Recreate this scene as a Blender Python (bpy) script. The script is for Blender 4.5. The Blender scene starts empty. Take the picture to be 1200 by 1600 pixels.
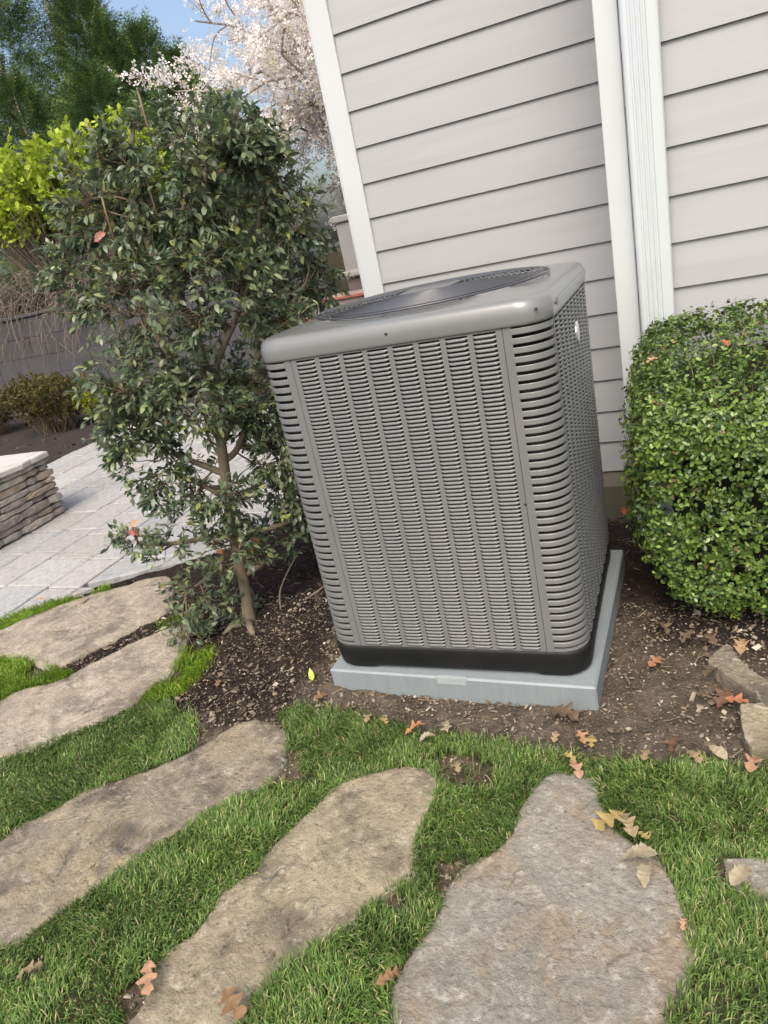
import bpy, math, random
import numpy as np
from mathutils import Vector, Matrix

SC = bpy.context.scene
# ------------------------------------------------------------------ camera, light, exposure
cam_d = bpy.data.cameras.new('camera'); cam = bpy.data.objects.new('camera', cam_d)
SC.collection.objects.link(cam); SC.camera = cam
PITCH, ROLL, YAW = 0.37112, -0.22003, -0.44505
cy, sy, cp, sp, cr, sr = math.cos(YAW), math.sin(YAW), math.cos(PITCH), math.sin(PITCH), math.cos(ROLL), math.sin(ROLL)
F = Vector((sy*cp, cy*cp, -sp)); R0 = Vector((cy, -sy, 0)); U0 = R0.cross(F)
R = R0*cr + U0*sr; U = R0*(-sr) + U0*cr
cam.matrix_world = Matrix(((R.x, U.x, -F.x, 1.21494), (R.y, U.y, -F.y, -1.80406), (R.z, U.z, -F.z, 1.44709), (0, 0, 0, 1)))
cam_d.sensor_fit = 'HORIZONTAL'; cam_d.sensor_width = 36.0; cam_d.lens = 36.0*1105.675/1200
cam_d.clip_start = 0.05; cam_d.clip_end = 600
SC.render.resolution_x, SC.render.resolution_y = 768, 1024

SUN_EL, SUN_AZ = math.radians(54), math.radians(172)       # azimuth clockwise from +Y: the light comes from behind the camera
world = bpy.data.worlds.new('World'); SC.world = world; world.use_nodes = True
wn = world.node_tree.nodes; wl = world.node_tree.links; wn.clear()
sky = wn.new('ShaderNodeTexSky'); sky.sky_type = 'NISHITA'; sky.sun_disc = False
sky.sun_elevation = SUN_EL; sky.sun_rotation = SUN_AZ; sky.air_density = 1.0; sky.dust_density = 6.0; sky.ozone_density = 0.6
bg = wn.new('ShaderNodeBackground'); bg.inputs['Strength'].default_value = 0.15
wo = wn.new('ShaderNodeOutputWorld'); wl.new(sky.outputs[0], bg.inputs[0]); wl.new(bg.outputs[0], wo.inputs[0])
sun_d = bpy.data.lights.new('sun', 'SUN'); sun = bpy.data.objects.new('sun', sun_d); SC.collection.objects.link(sun)
sun_d.energy = 0.95; sun_d.angle = math.radians(30); sun_d.color = (1.0, 0.955, 0.89)
sdir = Vector((math.sin(SUN_AZ)*math.cos(SUN_EL), math.cos(SUN_AZ)*math.cos(SUN_EL), math.sin(SUN_EL)))
sun.rotation_euler = sdir.to_track_quat('Z', 'Y').to_euler(); sun.location = (0, 0, 8)
SC.view_settings.view_transform = 'Standard'; SC.view_settings.look = 'None'
SC.view_settings.exposure = 0.88; SC.view_settings.gamma = 1.0; SC.view_settings.use_curve_mapping = False
SC.render.engine = 'CYCLES'

rng = np.random.default_rng(7); random.seed(7)

# ------------------------------------------------------------------ helpers
def link(o, parent=None):
    SC.collection.objects.link(o)
    if parent is not None: o.parent = parent
    return o
def tag(o, label=None, cat=None, group=None, kind=None):
    if label: o['label'] = label
    if cat: o['category'] = cat
    if group: o['group'] = group
    if kind: o['kind'] = kind
    return o
def empty(name, loc=(0, 0, 0), rot=(0, 0, 0), **k):
    o = bpy.data.objects.new(name, None); o.location = loc; o.rotation_euler = rot; o.empty_display_size = .1
    link(o); tag(o, **k); return o
def mesh(name, V, Fc, mat=None, smooth=False, col=None):
    me = bpy.data.meshes.new(name)
    me.from_pydata([tuple(map(float, v)) for v in V], [], [tuple(int(i) for i in f) for f in Fc])
    if mat: me.materials.append(mat)
    if smooth: me.polygons.foreach_set('use_smooth', np.ones(len(me.polygons), bool))
    if col is not None:
        a = me.color_attributes.new('col', 'FLOAT_COLOR', 'POINT')
        c = np.ones((len(V), 4), np.float32); c[:, :3] = col; a.data.foreach_set('color', c.ravel())
    me.update(); return me
def obj(name, me, parent=None, loc=None, rot=None, **k):
    o = bpy.data.objects.new(name, me); link(o, parent)
    if loc is not None: o.location = loc
    if rot is not None: o.rotation_euler = rot
    tag(o, **k); return o
def fastmesh(name, V, faces, mat, col=None, smooth=False):
    """V (n,3); faces = list of int arrays (m,k), one per polygon size."""
    me = bpy.data.meshes.new(name); V = np.asarray(V, np.float32)
    me.vertices.add(len(V)); me.vertices.foreach_set('co', V.ravel())
    loops = np.concatenate([f.ravel() for f in faces]); tot = np.concatenate([np.full(len(f), f.shape[1]) for f in faces])
    start = np.concatenate([[0], np.cumsum(tot)[:-1]])
    me.loops.add(len(loops)); me.loops.foreach_set('vertex_index', loops.astype(np.int32))
    me.polygons.add(len(tot)); me.polygons.foreach_set('loop_start', start.astype(np.int32)); me.polygons.foreach_set('loop_total', tot.astype(np.int32))
    if smooth: me.polygons.foreach_set('use_smooth', np.ones(len(tot), bool))
    me.materials.append(mat)
    if col is not None:
        a = me.color_attributes.new('col', 'FLOAT_COLOR', 'POINT')
        c = np.ones((len(V), 4), np.float32); c[:, :3] = col; a.data.foreach_set('color', c.ravel())
    me.update(calc_edges=True); me.validate(); return me
def scatter(name, tmpl, tfaces, pos, rot, scale, col, mat, smooth=False):
    """copies of one template: pos (N,3), rot (N,3,3), scale (N,3) or (N,), col (N,3) -> one mesh"""
    tmpl = np.asarray(tmpl, float); N = len(pos); n = len(tmpl)
    sc = np.asarray(scale, float)
    if sc.ndim == 1: sc = np.repeat(sc[:, None], 3, 1)
    P = tmpl[None]*sc[:, None, :]
    P = np.einsum('nij,nkj->nki', rot, P) + np.asarray(pos)[:, None, :]
    off = (np.arange(N)*n)[:, None, None]
    groups = {}
    for f in tfaces: groups.setdefault(len(f), []).append(f)
    faces = [(np.array(fs)[None] + off).reshape(-1, k) for k, fs in groups.items()]
    c = np.repeat(np.asarray(col), n, 0) if col is not None else None
    return fastmesh(name, P.reshape(-1, 3), faces, mat, c, smooth)
def frames(Y, roll):
    """rotation matrices whose local +Y is Y and whose local Z is as near up as roll allows"""
    Y = Y/np.linalg.norm(Y, axis=1, keepdims=True)
    up = np.tile([0., 0, 1.], (len(Y), 1)); up[np.abs(Y[:, 2]) > .97] = (1, 0, 0)
    X = np.cross(Y, up); X /= np.linalg.norm(X, axis=1, keepdims=True); Z = np.cross(X, Y)
    c, s = np.cos(roll)[:, None], np.sin(roll)[:, None]
    X2 = X*c + Z*s; Z2 = -X*s + Z*c
    return np.stack([X2, Y, Z2], axis=2)
def frames_n(N, Y):
    """local Z near N, local Y near Y"""
    N = N/np.linalg.norm(N, axis=1, keepdims=True)
    X = np.cross(Y, N); X /= np.linalg.norm(X, axis=1, keepdims=True) + 1e-9
    return np.stack([X, np.cross(N, X), N], axis=2)
def _h(ix, iy, iz, seed):
    n = (ix*374761393 + iy*668265263 + iz*2147483647 + seed*974634777) & 0xffffffff
    n = ((n ^ (n >> 13))*1274126177) & 0xffffffff
    return ((n ^ (n >> 16)) & 0xffff)/65535.0
def noise(P, freq, seed=0):
    P = np.asarray(P, float)*freq; i = np.floor(P).astype(np.int64); f = P - i; f = f*f*(3-2*f); r = 0
    for dx in (0, 1):
        for dy in (0, 1):
            for dz in (0, 1):
                w = (f[:, 0] if dx else 1-f[:, 0])*(f[:, 1] if dy else 1-f[:, 1])*(f[:, 2] if dz else 1-f[:, 2])
                r = r + w*_h(i[:, 0]+dx, i[:, 1]+dy, i[:, 2]+dz, seed)
    return r*2-1
def fbm(P, freq, seed=0, o=4):
    r = 0; a = .5
    for k in range(o): r = r + a*noise(P, freq*2**k, seed+k); a *= .5
    return r
def inpoly(x, y, poly):
    r = np.zeros(len(x), bool); n = len(poly)
    for i in range(n):
        x1, y1 = poly[i]; x2, y2 = poly[(i+1) % n]
        if y1 == y2: continue
        c = ((y1 > y) != (y2 > y)) & (x < (x2-x1)*(y-y1)/(y2-y1)+x1); r ^= c
    return r
def box(x0, x1, y0, y1, z0, z1, b=0.0):
    """box, optionally with all edges chamfered by b"""
    if b <= 0:
        V = [(x, y, z) for z in (z0, z1) for y in (y0, y1) for x in (x0, x1)]
        return V, [(0, 2, 3, 1), (4, 5, 7, 6), (0, 1, 5, 4), (1, 3, 7, 5), (3, 2, 6, 7), (2, 0, 4, 6)]
    V = []; idx = {}
    for cx in (0, 1):
        for cyy in (0, 1):
            for cz in (0, 1):
                for a in range(3):
                    p = [x0 if cx == 0 else x1, y0 if cyy == 0 else y1, z0 if cz == 0 else z1]
                    s = [1 if c == 0 else -1 for c in (cx, cyy, cz)]
                    for k in range(3):
                        if k != a: p[k] += s[k]*b
                    idx[(cx, cyy, cz, a)] = len(V); V.append(tuple(p))
    Fc = []
    for a in range(3):
        o1, o2 = [(1, 2), (2, 0), (0, 1)][a]
        for s in (0, 1):
            q = []
            for u, v in ((0, 0), (1, 0), (1, 1), (0, 1)):
                c = [0, 0, 0]; c[a] = s; c[o1] = u; c[o2] = v; q.append(idx[(*c, a)])
            Fc.append(tuple(q if s else q[::-1]))
    for a in range(3):
        o1, o2 = [(1, 2), (2, 0), (0, 1)][a]
        for u in (0, 1):
            for v in (0, 1):
                q = []
                for w, axs in ((0, (o1, o2)), (1, (o2, o1))):
                    for ax in axs:
                        c = [0, 0, 0]; c[a] = w; c[o1] = u; c[o2] = v; q.append(idx[(*c, ax)])
                Fc.append(tuple(q if (u == v) else q[::-1]))
    for cx in (0, 1):
        for cyy in (0, 1):
            for cz in (0, 1):
                q = tuple(idx[(cx, cyy, cz, a)] for a in range(3)); Fc.append(q if (cx+cyy+cz) % 2 else q[::-1])
    return V, Fc
def prism(profile, x0, x1, axis='x'):
    """profile: list of (a, b); extruded along an axis ('x': a=y b=z, 'z': a=x b=y)"""
    n = len(profile)
    if axis == 'x': V = [(x0, a, b) for a, b in profile] + [(x1, a, b) for a, b in profile]
    else: V = [(a, b, x0) for a, b in profile] + [(a, b, x1) for a, b in profile]
    return V, [(i, (i+1) % n, n+(i+1) % n, n+i) for i in range(n)] + [tuple(range(n))[::-1], tuple(range(n, 2*n))]
def tube(pts, rad, n=6, cap=True):
    """swept tapered tube through pts; returns V, F"""
    pts = np.array(pts, float); m = len(pts); rad = np.broadcast_to(rad, (m,))
    T = np.gradient(pts, axis=0); T /= np.linalg.norm(T, axis=1, keepdims=True)+1e-9
    ref = np.array([0.31, .17, .93]) if abs(T[0] @ np.array([.31, .17, .93])) < .9 else np.array([1., 0, 0])
    V = []; a = np.arange(n)*2*math.pi/n
    for i in range(m):
        X = np.cross(T[i], ref); X /= np.linalg.norm(X)+1e-9; Y = np.cross(T[i], X); ref = -np.cross(T[i], X) if False else ref
        for t in a: V.append(pts[i] + rad[i]*(math.cos(t)*X + math.sin(t)*Y))
    Fc = [(i*n+j, i*n+(j+1) % n, (i+1)*n+(j+1) % n, (i+1)*n+j) for i in range(m-1) for j in range(n)]
    if cap: Fc += [tuple(range(n))[::-1], tuple(range((m-1)*n, m*n))]
    return V, Fc
class MB:
    def __init__(s): s.V = []; s.F = []; s.C = []
    def add(s, VF, col=None):
        o = len(s.V); s.V += [tuple(v) for v in VF[0]]; s.F += [tuple(i+o for i in f) for f in VF[1]]
        if col is not None: s.C += [col]*len(VF[0])
    def build(s, name, mat, parent=None, smooth=False, **k):
        return obj(name, mesh(name, s.V, s.F, mat, smooth, np.array(s.C) if s.C else None), parent, **k)
def smoothpts(P, k=4):
    P = [np.array(p, float) for p in P]; out = []
    for i in range(len(P)-1):
        p0 = P[max(i-1, 0)]; p1 = P[i]; p2 = P[i+1]; p3 = P[min(i+2, len(P)-1)]
        for t in np.arange(k)/k:
            out.append(.5*((2*p1)+(-p0+p2)*t+(2*p0-5*p1+4*p2-p3)*t*t+(-p0+3*p1-3*p2+p3)*t**3))
    out.append(P[-1]); return np.array(out)

# ------------------------------------------------------------------ materials
def mat(name, c1, c2=None, scale=8., rough=.7, bump=0., bscale=60., spec=.5, detail=6., c3=None, s3=2., attr=False, trans=0., coord='Object', metal=0., stretch=None, c3lim=(.5, .62), bdist=.01, coat=0.):
    m = bpy.data.materials.new(name); m.use_nodes = True; nt = m.node_tree; N = nt.nodes; L = nt.links
    b = N['Principled BSDF']; b.inputs['Roughness'].default_value = rough; b.inputs['Metallic'].default_value = metal
    b.inputs['Specular IOR Level'].default_value = spec; b.inputs['Coat Weight'].default_value = coat; b.inputs['Coat Roughness'].default_value = .25
    tc = N.new('ShaderNodeTexCoord'); vec = tc.outputs[coord]
    if stretch:
        mp = N.new('ShaderNodeMapping'); mp.inputs['Scale'].default_value = stretch; L.new(vec, mp.inputs[0]); vec = mp.outputs[0]
    def nz(sc, det=detail, rg=.6):
        n = N.new('ShaderNodeTexNoise'); n.inputs['Scale'].default_value = sc; n.inputs['Detail'].default_value = det; n.inputs['Roughness'].default_value = rg
        L.new(vec, n.inputs['Vector']); return n.outputs['Fac']
    def ramp(fac, lo, hi):
        r = N.new('ShaderNodeMapRange'); r.inputs['From Min'].default_value = lo; r.inputs['From Max'].default_value = hi; L.new(fac, r.inputs['Value']); return r.outputs[0]
    def mix(f, a, bb, mode='MIX'):
        x = N.new('ShaderNodeMix'); x.data_type = 'RGBA'; x.blend_type = mode
        if hasattr(f, 'links') or not isinstance(f, (int, float)): L.new(f, x.inputs['Factor'])
        else: x.inputs['Factor'].default_value = f
        for s, v in (('A', a), ('B', bb)):
            sock = [i for i in x.inputs if i.name == s and i.type == 'RGBA'][0]
            if isinstance(v, tuple): sock.default_value = (*v, 1)
            else: L.new(v, sock)
        return [o for o in x.outputs if o.type == 'RGBA'][0]
    if attr:
        at = N.new('ShaderNodeAttribute'); at.attribute_name = 'col'; colr = at.outputs['Color']
        if c2 is not None: colr = mix(ramp(nz(scale), .3, .7), colr, mix(1.0, colr, c2, 'MULTIPLY'))
    elif c2 is not None: colr = mix(ramp(nz(scale), .35, .65), c1, c2)
    else: colr = c1
    if c3 is not None: colr = mix(ramp(nz(s3, 8), *c3lim), colr, c3)
    if isinstance(colr, tuple): b.inputs['Base Color'].default_value = (*colr, 1)
    else: L.new(colr, b.inputs['Base Color'])
    if bump > 0:
        bp = N.new('ShaderNodeBump'); bp.inputs['Strength'].default_value = bump; bp.inputs['Distance'].default_value = bdist
        L.new(nz(bscale, 8, .65), bp.inputs['Height']); L.new(bp.outputs[0], b.inputs['Normal'])
    if trans > 0:
        t = N.new('ShaderNodeBsdfTranslucent'); ms = N.new('ShaderNodeMixShader'); ms.inputs[0].default_value = trans
        if isinstance(colr, tuple): t.inputs[0].default_value = (*colr, 1)
        else: L.new(colr, t.inputs[0])
        L.new(b.outputs[0], ms.inputs[1]); L.new(t.outputs[0], ms.inputs[2]); L.new(ms.outputs[0], N['Material Output'].inputs['Surface'])
    return m
def stone_mat(name, base, warm, dark, pale):
    m = mat(name, base, warm, scale=2.3, rough=.88, bump=1.0, bscale=48, c3=dark, s3=5.5, c3lim=(.48, .62), bdist=.014, spec=.2)
    nt = m.node_tree; N = nt.nodes; L = nt.links; b = N['Principled BSDF']
    old = b.inputs['Base Color'].links[0].from_socket
    tc = N.new('ShaderNodeTexCoord')
    def nz(sc, det, lo, hi):
        n = N.new('ShaderNodeTexNoise'); n.inputs['Scale'].default_value = sc; n.inputs['Detail'].default_value = det; n.inputs['Roughness'].default_value = .7
        L.new(tc.outputs['Object'], n.inputs[0]); r = N.new('ShaderNodeMapRange'); r.inputs['From Min'].default_value = lo; r.inputs['From Max'].default_value = hi
        L.new(n.outputs['Fac'], r.inputs[0]); return r.outputs[0]
    def mix(f, a, c):
        x = N.new('ShaderNodeMix'); x.data_type = 'RGBA'; L.new(f, x.inputs['Factor'])
        s = [i for i in x.inputs if i.type == 'RGBA']; L.new(a, s[0]); s[1].default_value = (*c, 1)
        return [o for o in x.outputs if o.type == 'RGBA'][0]
    a = mix(nz(26, 10, .53, .68), old, pale)
    a = mix(nz(60, 6, .58, .70), a, tuple(v*.5 for v in dark))
    mp = N.new('ShaderNodeTexNoise'); mp.inputs['Scale'].default_value = 3.0; mp.inputs['Detail'].default_value = 5; L.new(tc.outputs['Object'], mp.inputs[0])
    vm = N.new('ShaderNodeVectorMath'); vm.operation = 'MULTIPLY_ADD'; vm.inputs[1].default_value = (.35, .35, .35); L.new(mp.outputs['Color'], vm.inputs[0]); L.new(tc.outputs['Object'], vm.inputs[2])
    vo = N.new('ShaderNodeTexVoronoi'); vo.feature = 'DISTANCE_TO_EDGE'; vo.inputs['Scale'].default_value = 1.7; L.new(vm.outputs[0], vo.inputs['Vector'])
    cr_ = N.new('ShaderNodeMapRange'); cr_.inputs['From Min'].default_value = .007; cr_.inputs['From Max'].default_value = .001; L.new(vo.outputs['Distance'], cr_.inputs[0])
    mk = N.new('ShaderNodeMath'); mk.operation = 'MULTIPLY'; L.new(cr_.outputs[0], mk.inputs[0]); L.new(nz(5, 2, .50, .62), mk.inputs[1])
    a = mix(mk.outputs[0], a, tuple(v*.55 for v in dark))
    gr = N.new('ShaderNodeTexNoise'); gr.inputs['Scale'].default_value = 17; gr.inputs['Detail'].default_value = 12; gr.inputs['Roughness'].default_value = .82; L.new(tc.outputs['Object'], gr.inputs[0])
    g2 = N.new('ShaderNodeMapRange'); g2.inputs['From Min'].default_value = .3; g2.inputs['From Max'].default_value = .7; g2.inputs['To Min'].default_value = .62; g2.inputs['To Max'].default_value = 1.32; L.new(gr.outputs['Fac'], g2.inputs[0])
    hs = N.new('ShaderNodeVectorMath'); hs.operation = 'SCALE'; L.new(a, hs.inputs[0]); L.new(g2.outputs[0], hs.inputs['Scale']); a = hs.outputs[0]
    L.new(a, b.inputs['Base Color'])
    return m
M = {}
M['siding'] = mat('grey_siding', (.350, .360, .368), (.368, .378, .386), scale=1.5, c3=(.328, .331, .330), s3=1.1, c3lim=(.50, .85), rough=.55, bump=.12, bscale=25, stretch=(1, 12, 12), spec=.35, bdist=.002)
M['white'] = mat('white_trim', (.49, .52, .53), (.52, .55, .555), scale=2, rough=.45, bump=.05, bscale=40, bdist=.001)
M['spout'] = mat('white_enamel', (.48, .525, .54), (.51, .555, .565), scale=3, rough=.35)
M['found'] = mat('painted_foundation', (.22, .19, .15), (.17, .15, .12), scale=6, rough=.9, bump=.5, bscale=40)
M['roof'] = mat('asphalt_shingle', (.06, .06, .06), (.04, .04, .04), scale=20, rough=.95)
M['grey'] = mat('grey_enamel', (.138, .144, .145), (.150, .156, .157), scale=2.5, c3=(.172, .168, .155), s3=6, c3lim=(.52, .85), rough=.42, bump=.03, bscale=300, bdist=.0006, coat=.15)
M['lid'] = mat('grey_lid_enamel', (.148, .155, .155), (.162, .169, .169), scale=2, rough=.26, bump=.03, bscale=200, bdist=.0006, coat=.5)
M['black'] = mat('black_plastic', (.008, .009, .009), (.012, .012, .012), scale=5, rough=.55, spec=.25, c3=(.025, .022, .018), s3=9, c3lim=(.58, .8))
M['dark'] = mat('dark_coil', (.012, .013, .014), (.02, .02, .02), scale=30, rough=.6)
M['wire'] = mat('dark_wire', (.055, .06, .07), rough=.28, coat=.3)
M['hubm'] = mat('hub_metal', (.07, .075, .08), (.055, .06, .065), scale=8, rough=.3, coat=.3)
M['screw'] = mat('screw_steel', (.06, .06, .06), rough=.5, metal=.6)
M['badge'] = mat('chrome_badge', (.75, .75, .76), rough=.2, metal=.7)
M['pad'] = mat('pad_skin', (.195, .228, .238), (.225, .255, .263), scale=6, rough=.5, bump=.25, bscale=30, stretch=(8, 8, 1), c3=(.22, .245, .25), s3=3, c3lim=(.55, .8), bdist=.002)
M['padtab'] = mat('pad_tab', (.29, .325, .33), (.31, .34, .345), scale=20, rough=.6)
M['slabC'] = stone_mat('grey_brown_sandstone', (.215, .190, .148), (.30, .255, .165), (.115, .10, .082), (.36, .33, .27))
M['slabD'] = stone_mat('tan_sandstone', (.33, .29, .20), (.25, .215, .15), (.16, .138, .10), (.42, .38, .29))
M['slabE'] = stone_mat('grey_sandstone', (.285, .270, .230), (.215, .203, .172), (.27, .225, .165), (.42, .40, .35))
M['slabA'] = stone_mat('buff_sandstone', (.31, .27, .21), (.37, .325, .25), (.20, .172, .135), (.44, .40, .33))
M['paver'] = mat('silver_paver', None, (.72, .71, .68), scale=22, rough=.85, bump=.9, bscale=45, attr=True, bdist=.008, c3=(.13, .135, .12), s3=26, c3lim=(.58, .78))
M['wstone'] = mat('wall_stone', None, (.68, .64, .62), scale=22, rough=.9, bump=1., bscale=45, attr=True, bdist=.01)
M['block'] = mat('shaded_grey_block', (.058, .058, .062), (.072, .071, .074), scale=7, rough=.9, bump=.5, bscale=60)  # base colour darkened to carry the shade of the evergreens on the wall
M['soil'] = mat('soil', None, (.55, .55, .55), scale=70, rough=.97, bump=1., bscale=110, attr=True, spec=.1, bdist=.012)
M['chip'] = mat('chips', None, attr=True, rough=.9, spec=.15)
M['grass'] = mat('grass_blades', None, attr=True, rough=.5, spec=.3, trans=.35)
M['leafc'] = mat('camellia_leaf', None, attr=True, rough=.33, spec=.5, trans=.3)
M['leafh'] = mat('hedge_leaf', None, attr=True, rough=.33, spec=.5, trans=.25)
M['leafs'] = mat('soft_leaf', None, attr=True, rough=.6, spec=.2, trans=.4)
M['needle'] = mat('needle_spray', None, attr=True, rough=.65, spec=.2, trans=.15)
M['petal'] = mat('petal', None, attr=True, rough=.8, spec=.1, trans=.45)
M['bark'] = mat('pale_bark', (.20, .165, .11), (.13, .105, .075), scale=14, rough=.85, bump=.6, bscale=40, stretch=(1, 1, .35))
M['twig'] = mat('twig_bark', (.10, .075, .05), (.15, .115, .075), scale=30, rough=.85)
M['greytwig'] = mat('grey_twig', (.19, .155, .125), (.12, .10, .08), scale=20, rough=.9)
M['darkbark'] = mat('cherry_bark', (.27, .23, .20), (.34, .29, .25), scale=10, rough=.9)
M['core'] = mat('hedge_inner_shade', (.012, .014, .008), (.025, .022, .014), scale=20, rough=1.)  # near-black, the shade inside the hedge put into the colour of a solid
M['dead'] = mat('dry_leaf', None, (.62, .60, .52), scale=60, attr=True, rough=.75, spec=.2, trans=.15)
M['pink'] = mat('pink_flagstone', (.36, .255, .225), (.30, .22, .20), scale=6, rough=.9, bump=.4, bscale=40)
M['rededge'] = mat('red_stone_edge', (.32, .10, .075), (.27, .10, .08), scale=10, rough=.8)
M['brownstone'] = mat('brown_stone', (.10, .085, .075), (.14, .115, .10), scale=6, rough=.9, bump=.6, bscale=30)
M['render'] = mat('grey_render', (.28, .28, .27), (.25, .25, .24), scale=3, rough=.9, bump=.2, bscale=50)
M['capst'] = mat('pale_capstone', (.33, .31, .28), (.28, .26, .24), scale=8, rough=.9, bump=.5, bscale=40)
# ------------------------------------------------------------------ traced outlines, metres on the ground
STONES = {
  'A': [(-2.118,0.091),(-2.148,0.189),(-1.992,0.253),(-1.907,0.435),(-1.727,0.597),(-1.587,0.69),(-1.469,0.792),(-1.348,0.797),(-1.198,0.632),(-1.118,0.466),(-1.161,0.37),(-1.282,0.161),(-1.352,0.03),(-1.383,-0.0),(-1.575,0.058),(-1.774,0.065),(-1.948,0.028)],
  'B': [(-1.45,-0.489),(-1.551,-0.352),(-1.423,-0.239),(-1.392,-0.157),(-1.23,-0.073),(-1.205,-0.005),(-1.112,0.108),(-1.03,0.244),(-0.962,0.335),(-0.86,0.318),(-0.794,0.198),(-0.745,0.03),(-0.76,-0.122),(-0.76,-0.188),(-0.794,-0.239),(-0.873,-0.313),(-0.999,-0.452),(-1.101,-0.518),(-1.18,-0.617)],
  'C': [(-0.829,-0.961),(-0.738,-0.832),(-0.728,-0.76),(-0.659,-0.695),(-0.616,-0.622),(-0.5,-0.524),(-0.416,-0.463),(-0.325,-0.365),(-0.27,-0.266),(-0.246,-0.234),(-0.178,-0.217),(-0.112,-0.225),(-0.047,-0.265),(0.002,-0.357),(-0.0,-0.472),(-0.069,-0.547),(-0.136,-0.619),(-0.206,-0.708),(-0.216,-0.748),(-0.262,-0.832),(-0.316,-0.923),(-0.355,-0.988),(-0.383,-1.049),(-0.435,-1.095),(-0.518,-1.197),(-0.721,-1.102)],
  'D': [(0.347,-0.37),(0.391,-0.35),(0.439,-0.346),(0.496,-0.369),(0.526,-0.418),(0.525,-0.521),(0.517,-0.607),(0.547,-0.694),(0.496,-0.762),(0.436,-0.858),(0.369,-0.944),(0.328,-0.99),(0.324,-1.027),(0.299,-1.054),(0.296,-1.115),(0.307,-1.205),(0.23,-1.27),(0.107,-1.279),(0.051,-1.194),(0.056,-1.125),(0.035,-1.041),(0.052,-0.989),(0.082,-0.924),(0.08,-0.835),(0.127,-0.768),(0.153,-0.676),(0.195,-0.541),(0.235,-0.45)],
  'E': [(0.891,-0.312),(0.913,-0.329),(0.944,-0.431),(0.98,-0.486),(1.055,-0.52),(1.099,-0.549),(1.133,-0.61),(1.158,-0.684),(1.165,-0.748),(1.152,-0.83),(1.123,-0.88),(1.108,-0.937),(1.062,-1.023),(0.929,-1.098),(0.763,-1.132),(0.67,-1.079),(0.619,-1.018),(0.594,-0.972),(0.599,-0.915),(0.635,-0.817),(0.648,-0.731),(0.68,-0.645),(0.739,-0.587),(0.768,-0.532),(0.785,-0.446),(0.821,-0.362),(0.851,-0.329)],
  'F': [(1.245,-0.53),(1.285,-0.519),(1.342,-0.516),(1.436,-0.527),(1.434,-0.62),(1.352,-0.636),(1.297,-0.605),(1.262,-0.577)],
  'G': [(1.297,0.28),(1.315,0.22),(1.334,0.157),(1.408,0.059),(1.436,-0.034),(1.384,-0.019),(1.338,0.052),(1.277,0.13),(1.242,0.192),(1.263,0.243)],
  'H': [(1.32,-0.026),(1.377,-0.009),(1.454,-0.011),(1.445,-0.145),(1.363,-0.156),(1.325,-0.168),(1.32,-0.099)],
}
LAWN = {
  'L1': [(-1.317,-0.59),(-1.095,-0.523),(-0.993,-0.457),(-0.867,-0.319),(-0.754,-0.195),(-0.632,-0.167),(-0.465,-0.214),(-0.373,-0.305),(-0.361,-0.397),(-0.416,-0.463),(-0.496,-0.529),(-0.611,-0.627),(-0.654,-0.699),(-0.721,-0.766),(-0.729,-0.84),(-0.828,-0.983)],
  'L2': [(-2.109,0.012),(-1.78,0.07),(-1.575,0.058),(-1.374,-0.009),(-1.25,-0.008),(-1.218,-0.085),(-1.379,-0.168),(-1.411,-0.25),(-1.597,-0.377)],
  'L3': [(-2.192,0.187),(-2.123,0.367),(-2.051,0.482),(-1.894,0.609),(-1.762,0.577),(-1.812,0.512),(-1.894,0.423),(-1.992,0.253)],
  'L4': [(-1.744,0.63),(-1.704,0.711),(-1.602,0.657),(-1.663,0.591)],
  'L5': [(-0.866,0.194),(-0.703,0.236),(-0.596,0.128),(-0.578,0.022),(-0.576,-0.059),(-0.618,-0.158),(-0.743,-0.182),(-0.775,-0.116),(-0.748,0.038)],
  'L6': [(-1.069,0.373),(-0.994,0.447),(-0.883,0.38),(-0.843,0.314),(-0.968,0.329)],
  'L7': [(-0.12,-0.16),(-0.047,-0.129),(0.171,-0.152),(0.359,-0.171),(0.414,-0.238),(0.476,-0.202),(0.659,-0.216),(0.828,-0.226),(0.884,-0.252),(1.051,-0.239),(1.209,-0.226),(1.523,-0.225),(1.45,-0.712),(1.358,-1.049),(-0.129,-1.452),(-0.577,-1.258),(-0.535,-1.185),(-0.443,-1.088),(-0.391,-1.041),(-0.319,-0.92),(-0.265,-0.828),(-0.209,-0.704),(-0.139,-0.615),(-0.072,-0.542),(-0.004,-0.473),(0.002,-0.357),(-0.034,-0.263)],
}
BARE = {
  'b1': [(-0.032,-1.087),(0.037,-1.056),(0.084,-1.104),(0.102,-1.182),(0.051,-1.194),(-0.006,-1.139)],
  'b2': [(0.445,-0.303),(0.553,-0.262),(0.67,-0.311),(0.68,-0.395),(0.595,-0.419),(0.539,-0.416)],
  'b3': [(0.605,-0.64),(0.676,-0.627),(0.671,-0.701),(0.653,-0.747),(0.626,-0.736)],
  'b4': [(-0.349,-1.11),(-0.293,-1.081),(-0.23,-1.132),(-0.286,-1.168)],
  'b5': [(0.433,-0.774),(0.579,-0.812),(0.557,-0.749)],
  'b6': [(1.227,-0.516),(1.279,-0.503),(1.272,-0.607),(1.224,-0.585)],
  'b7': [(-0.023,-0.337),(0.047,-0.313),(0.097,-0.432),(0.027,-0.468)],
}
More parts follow.
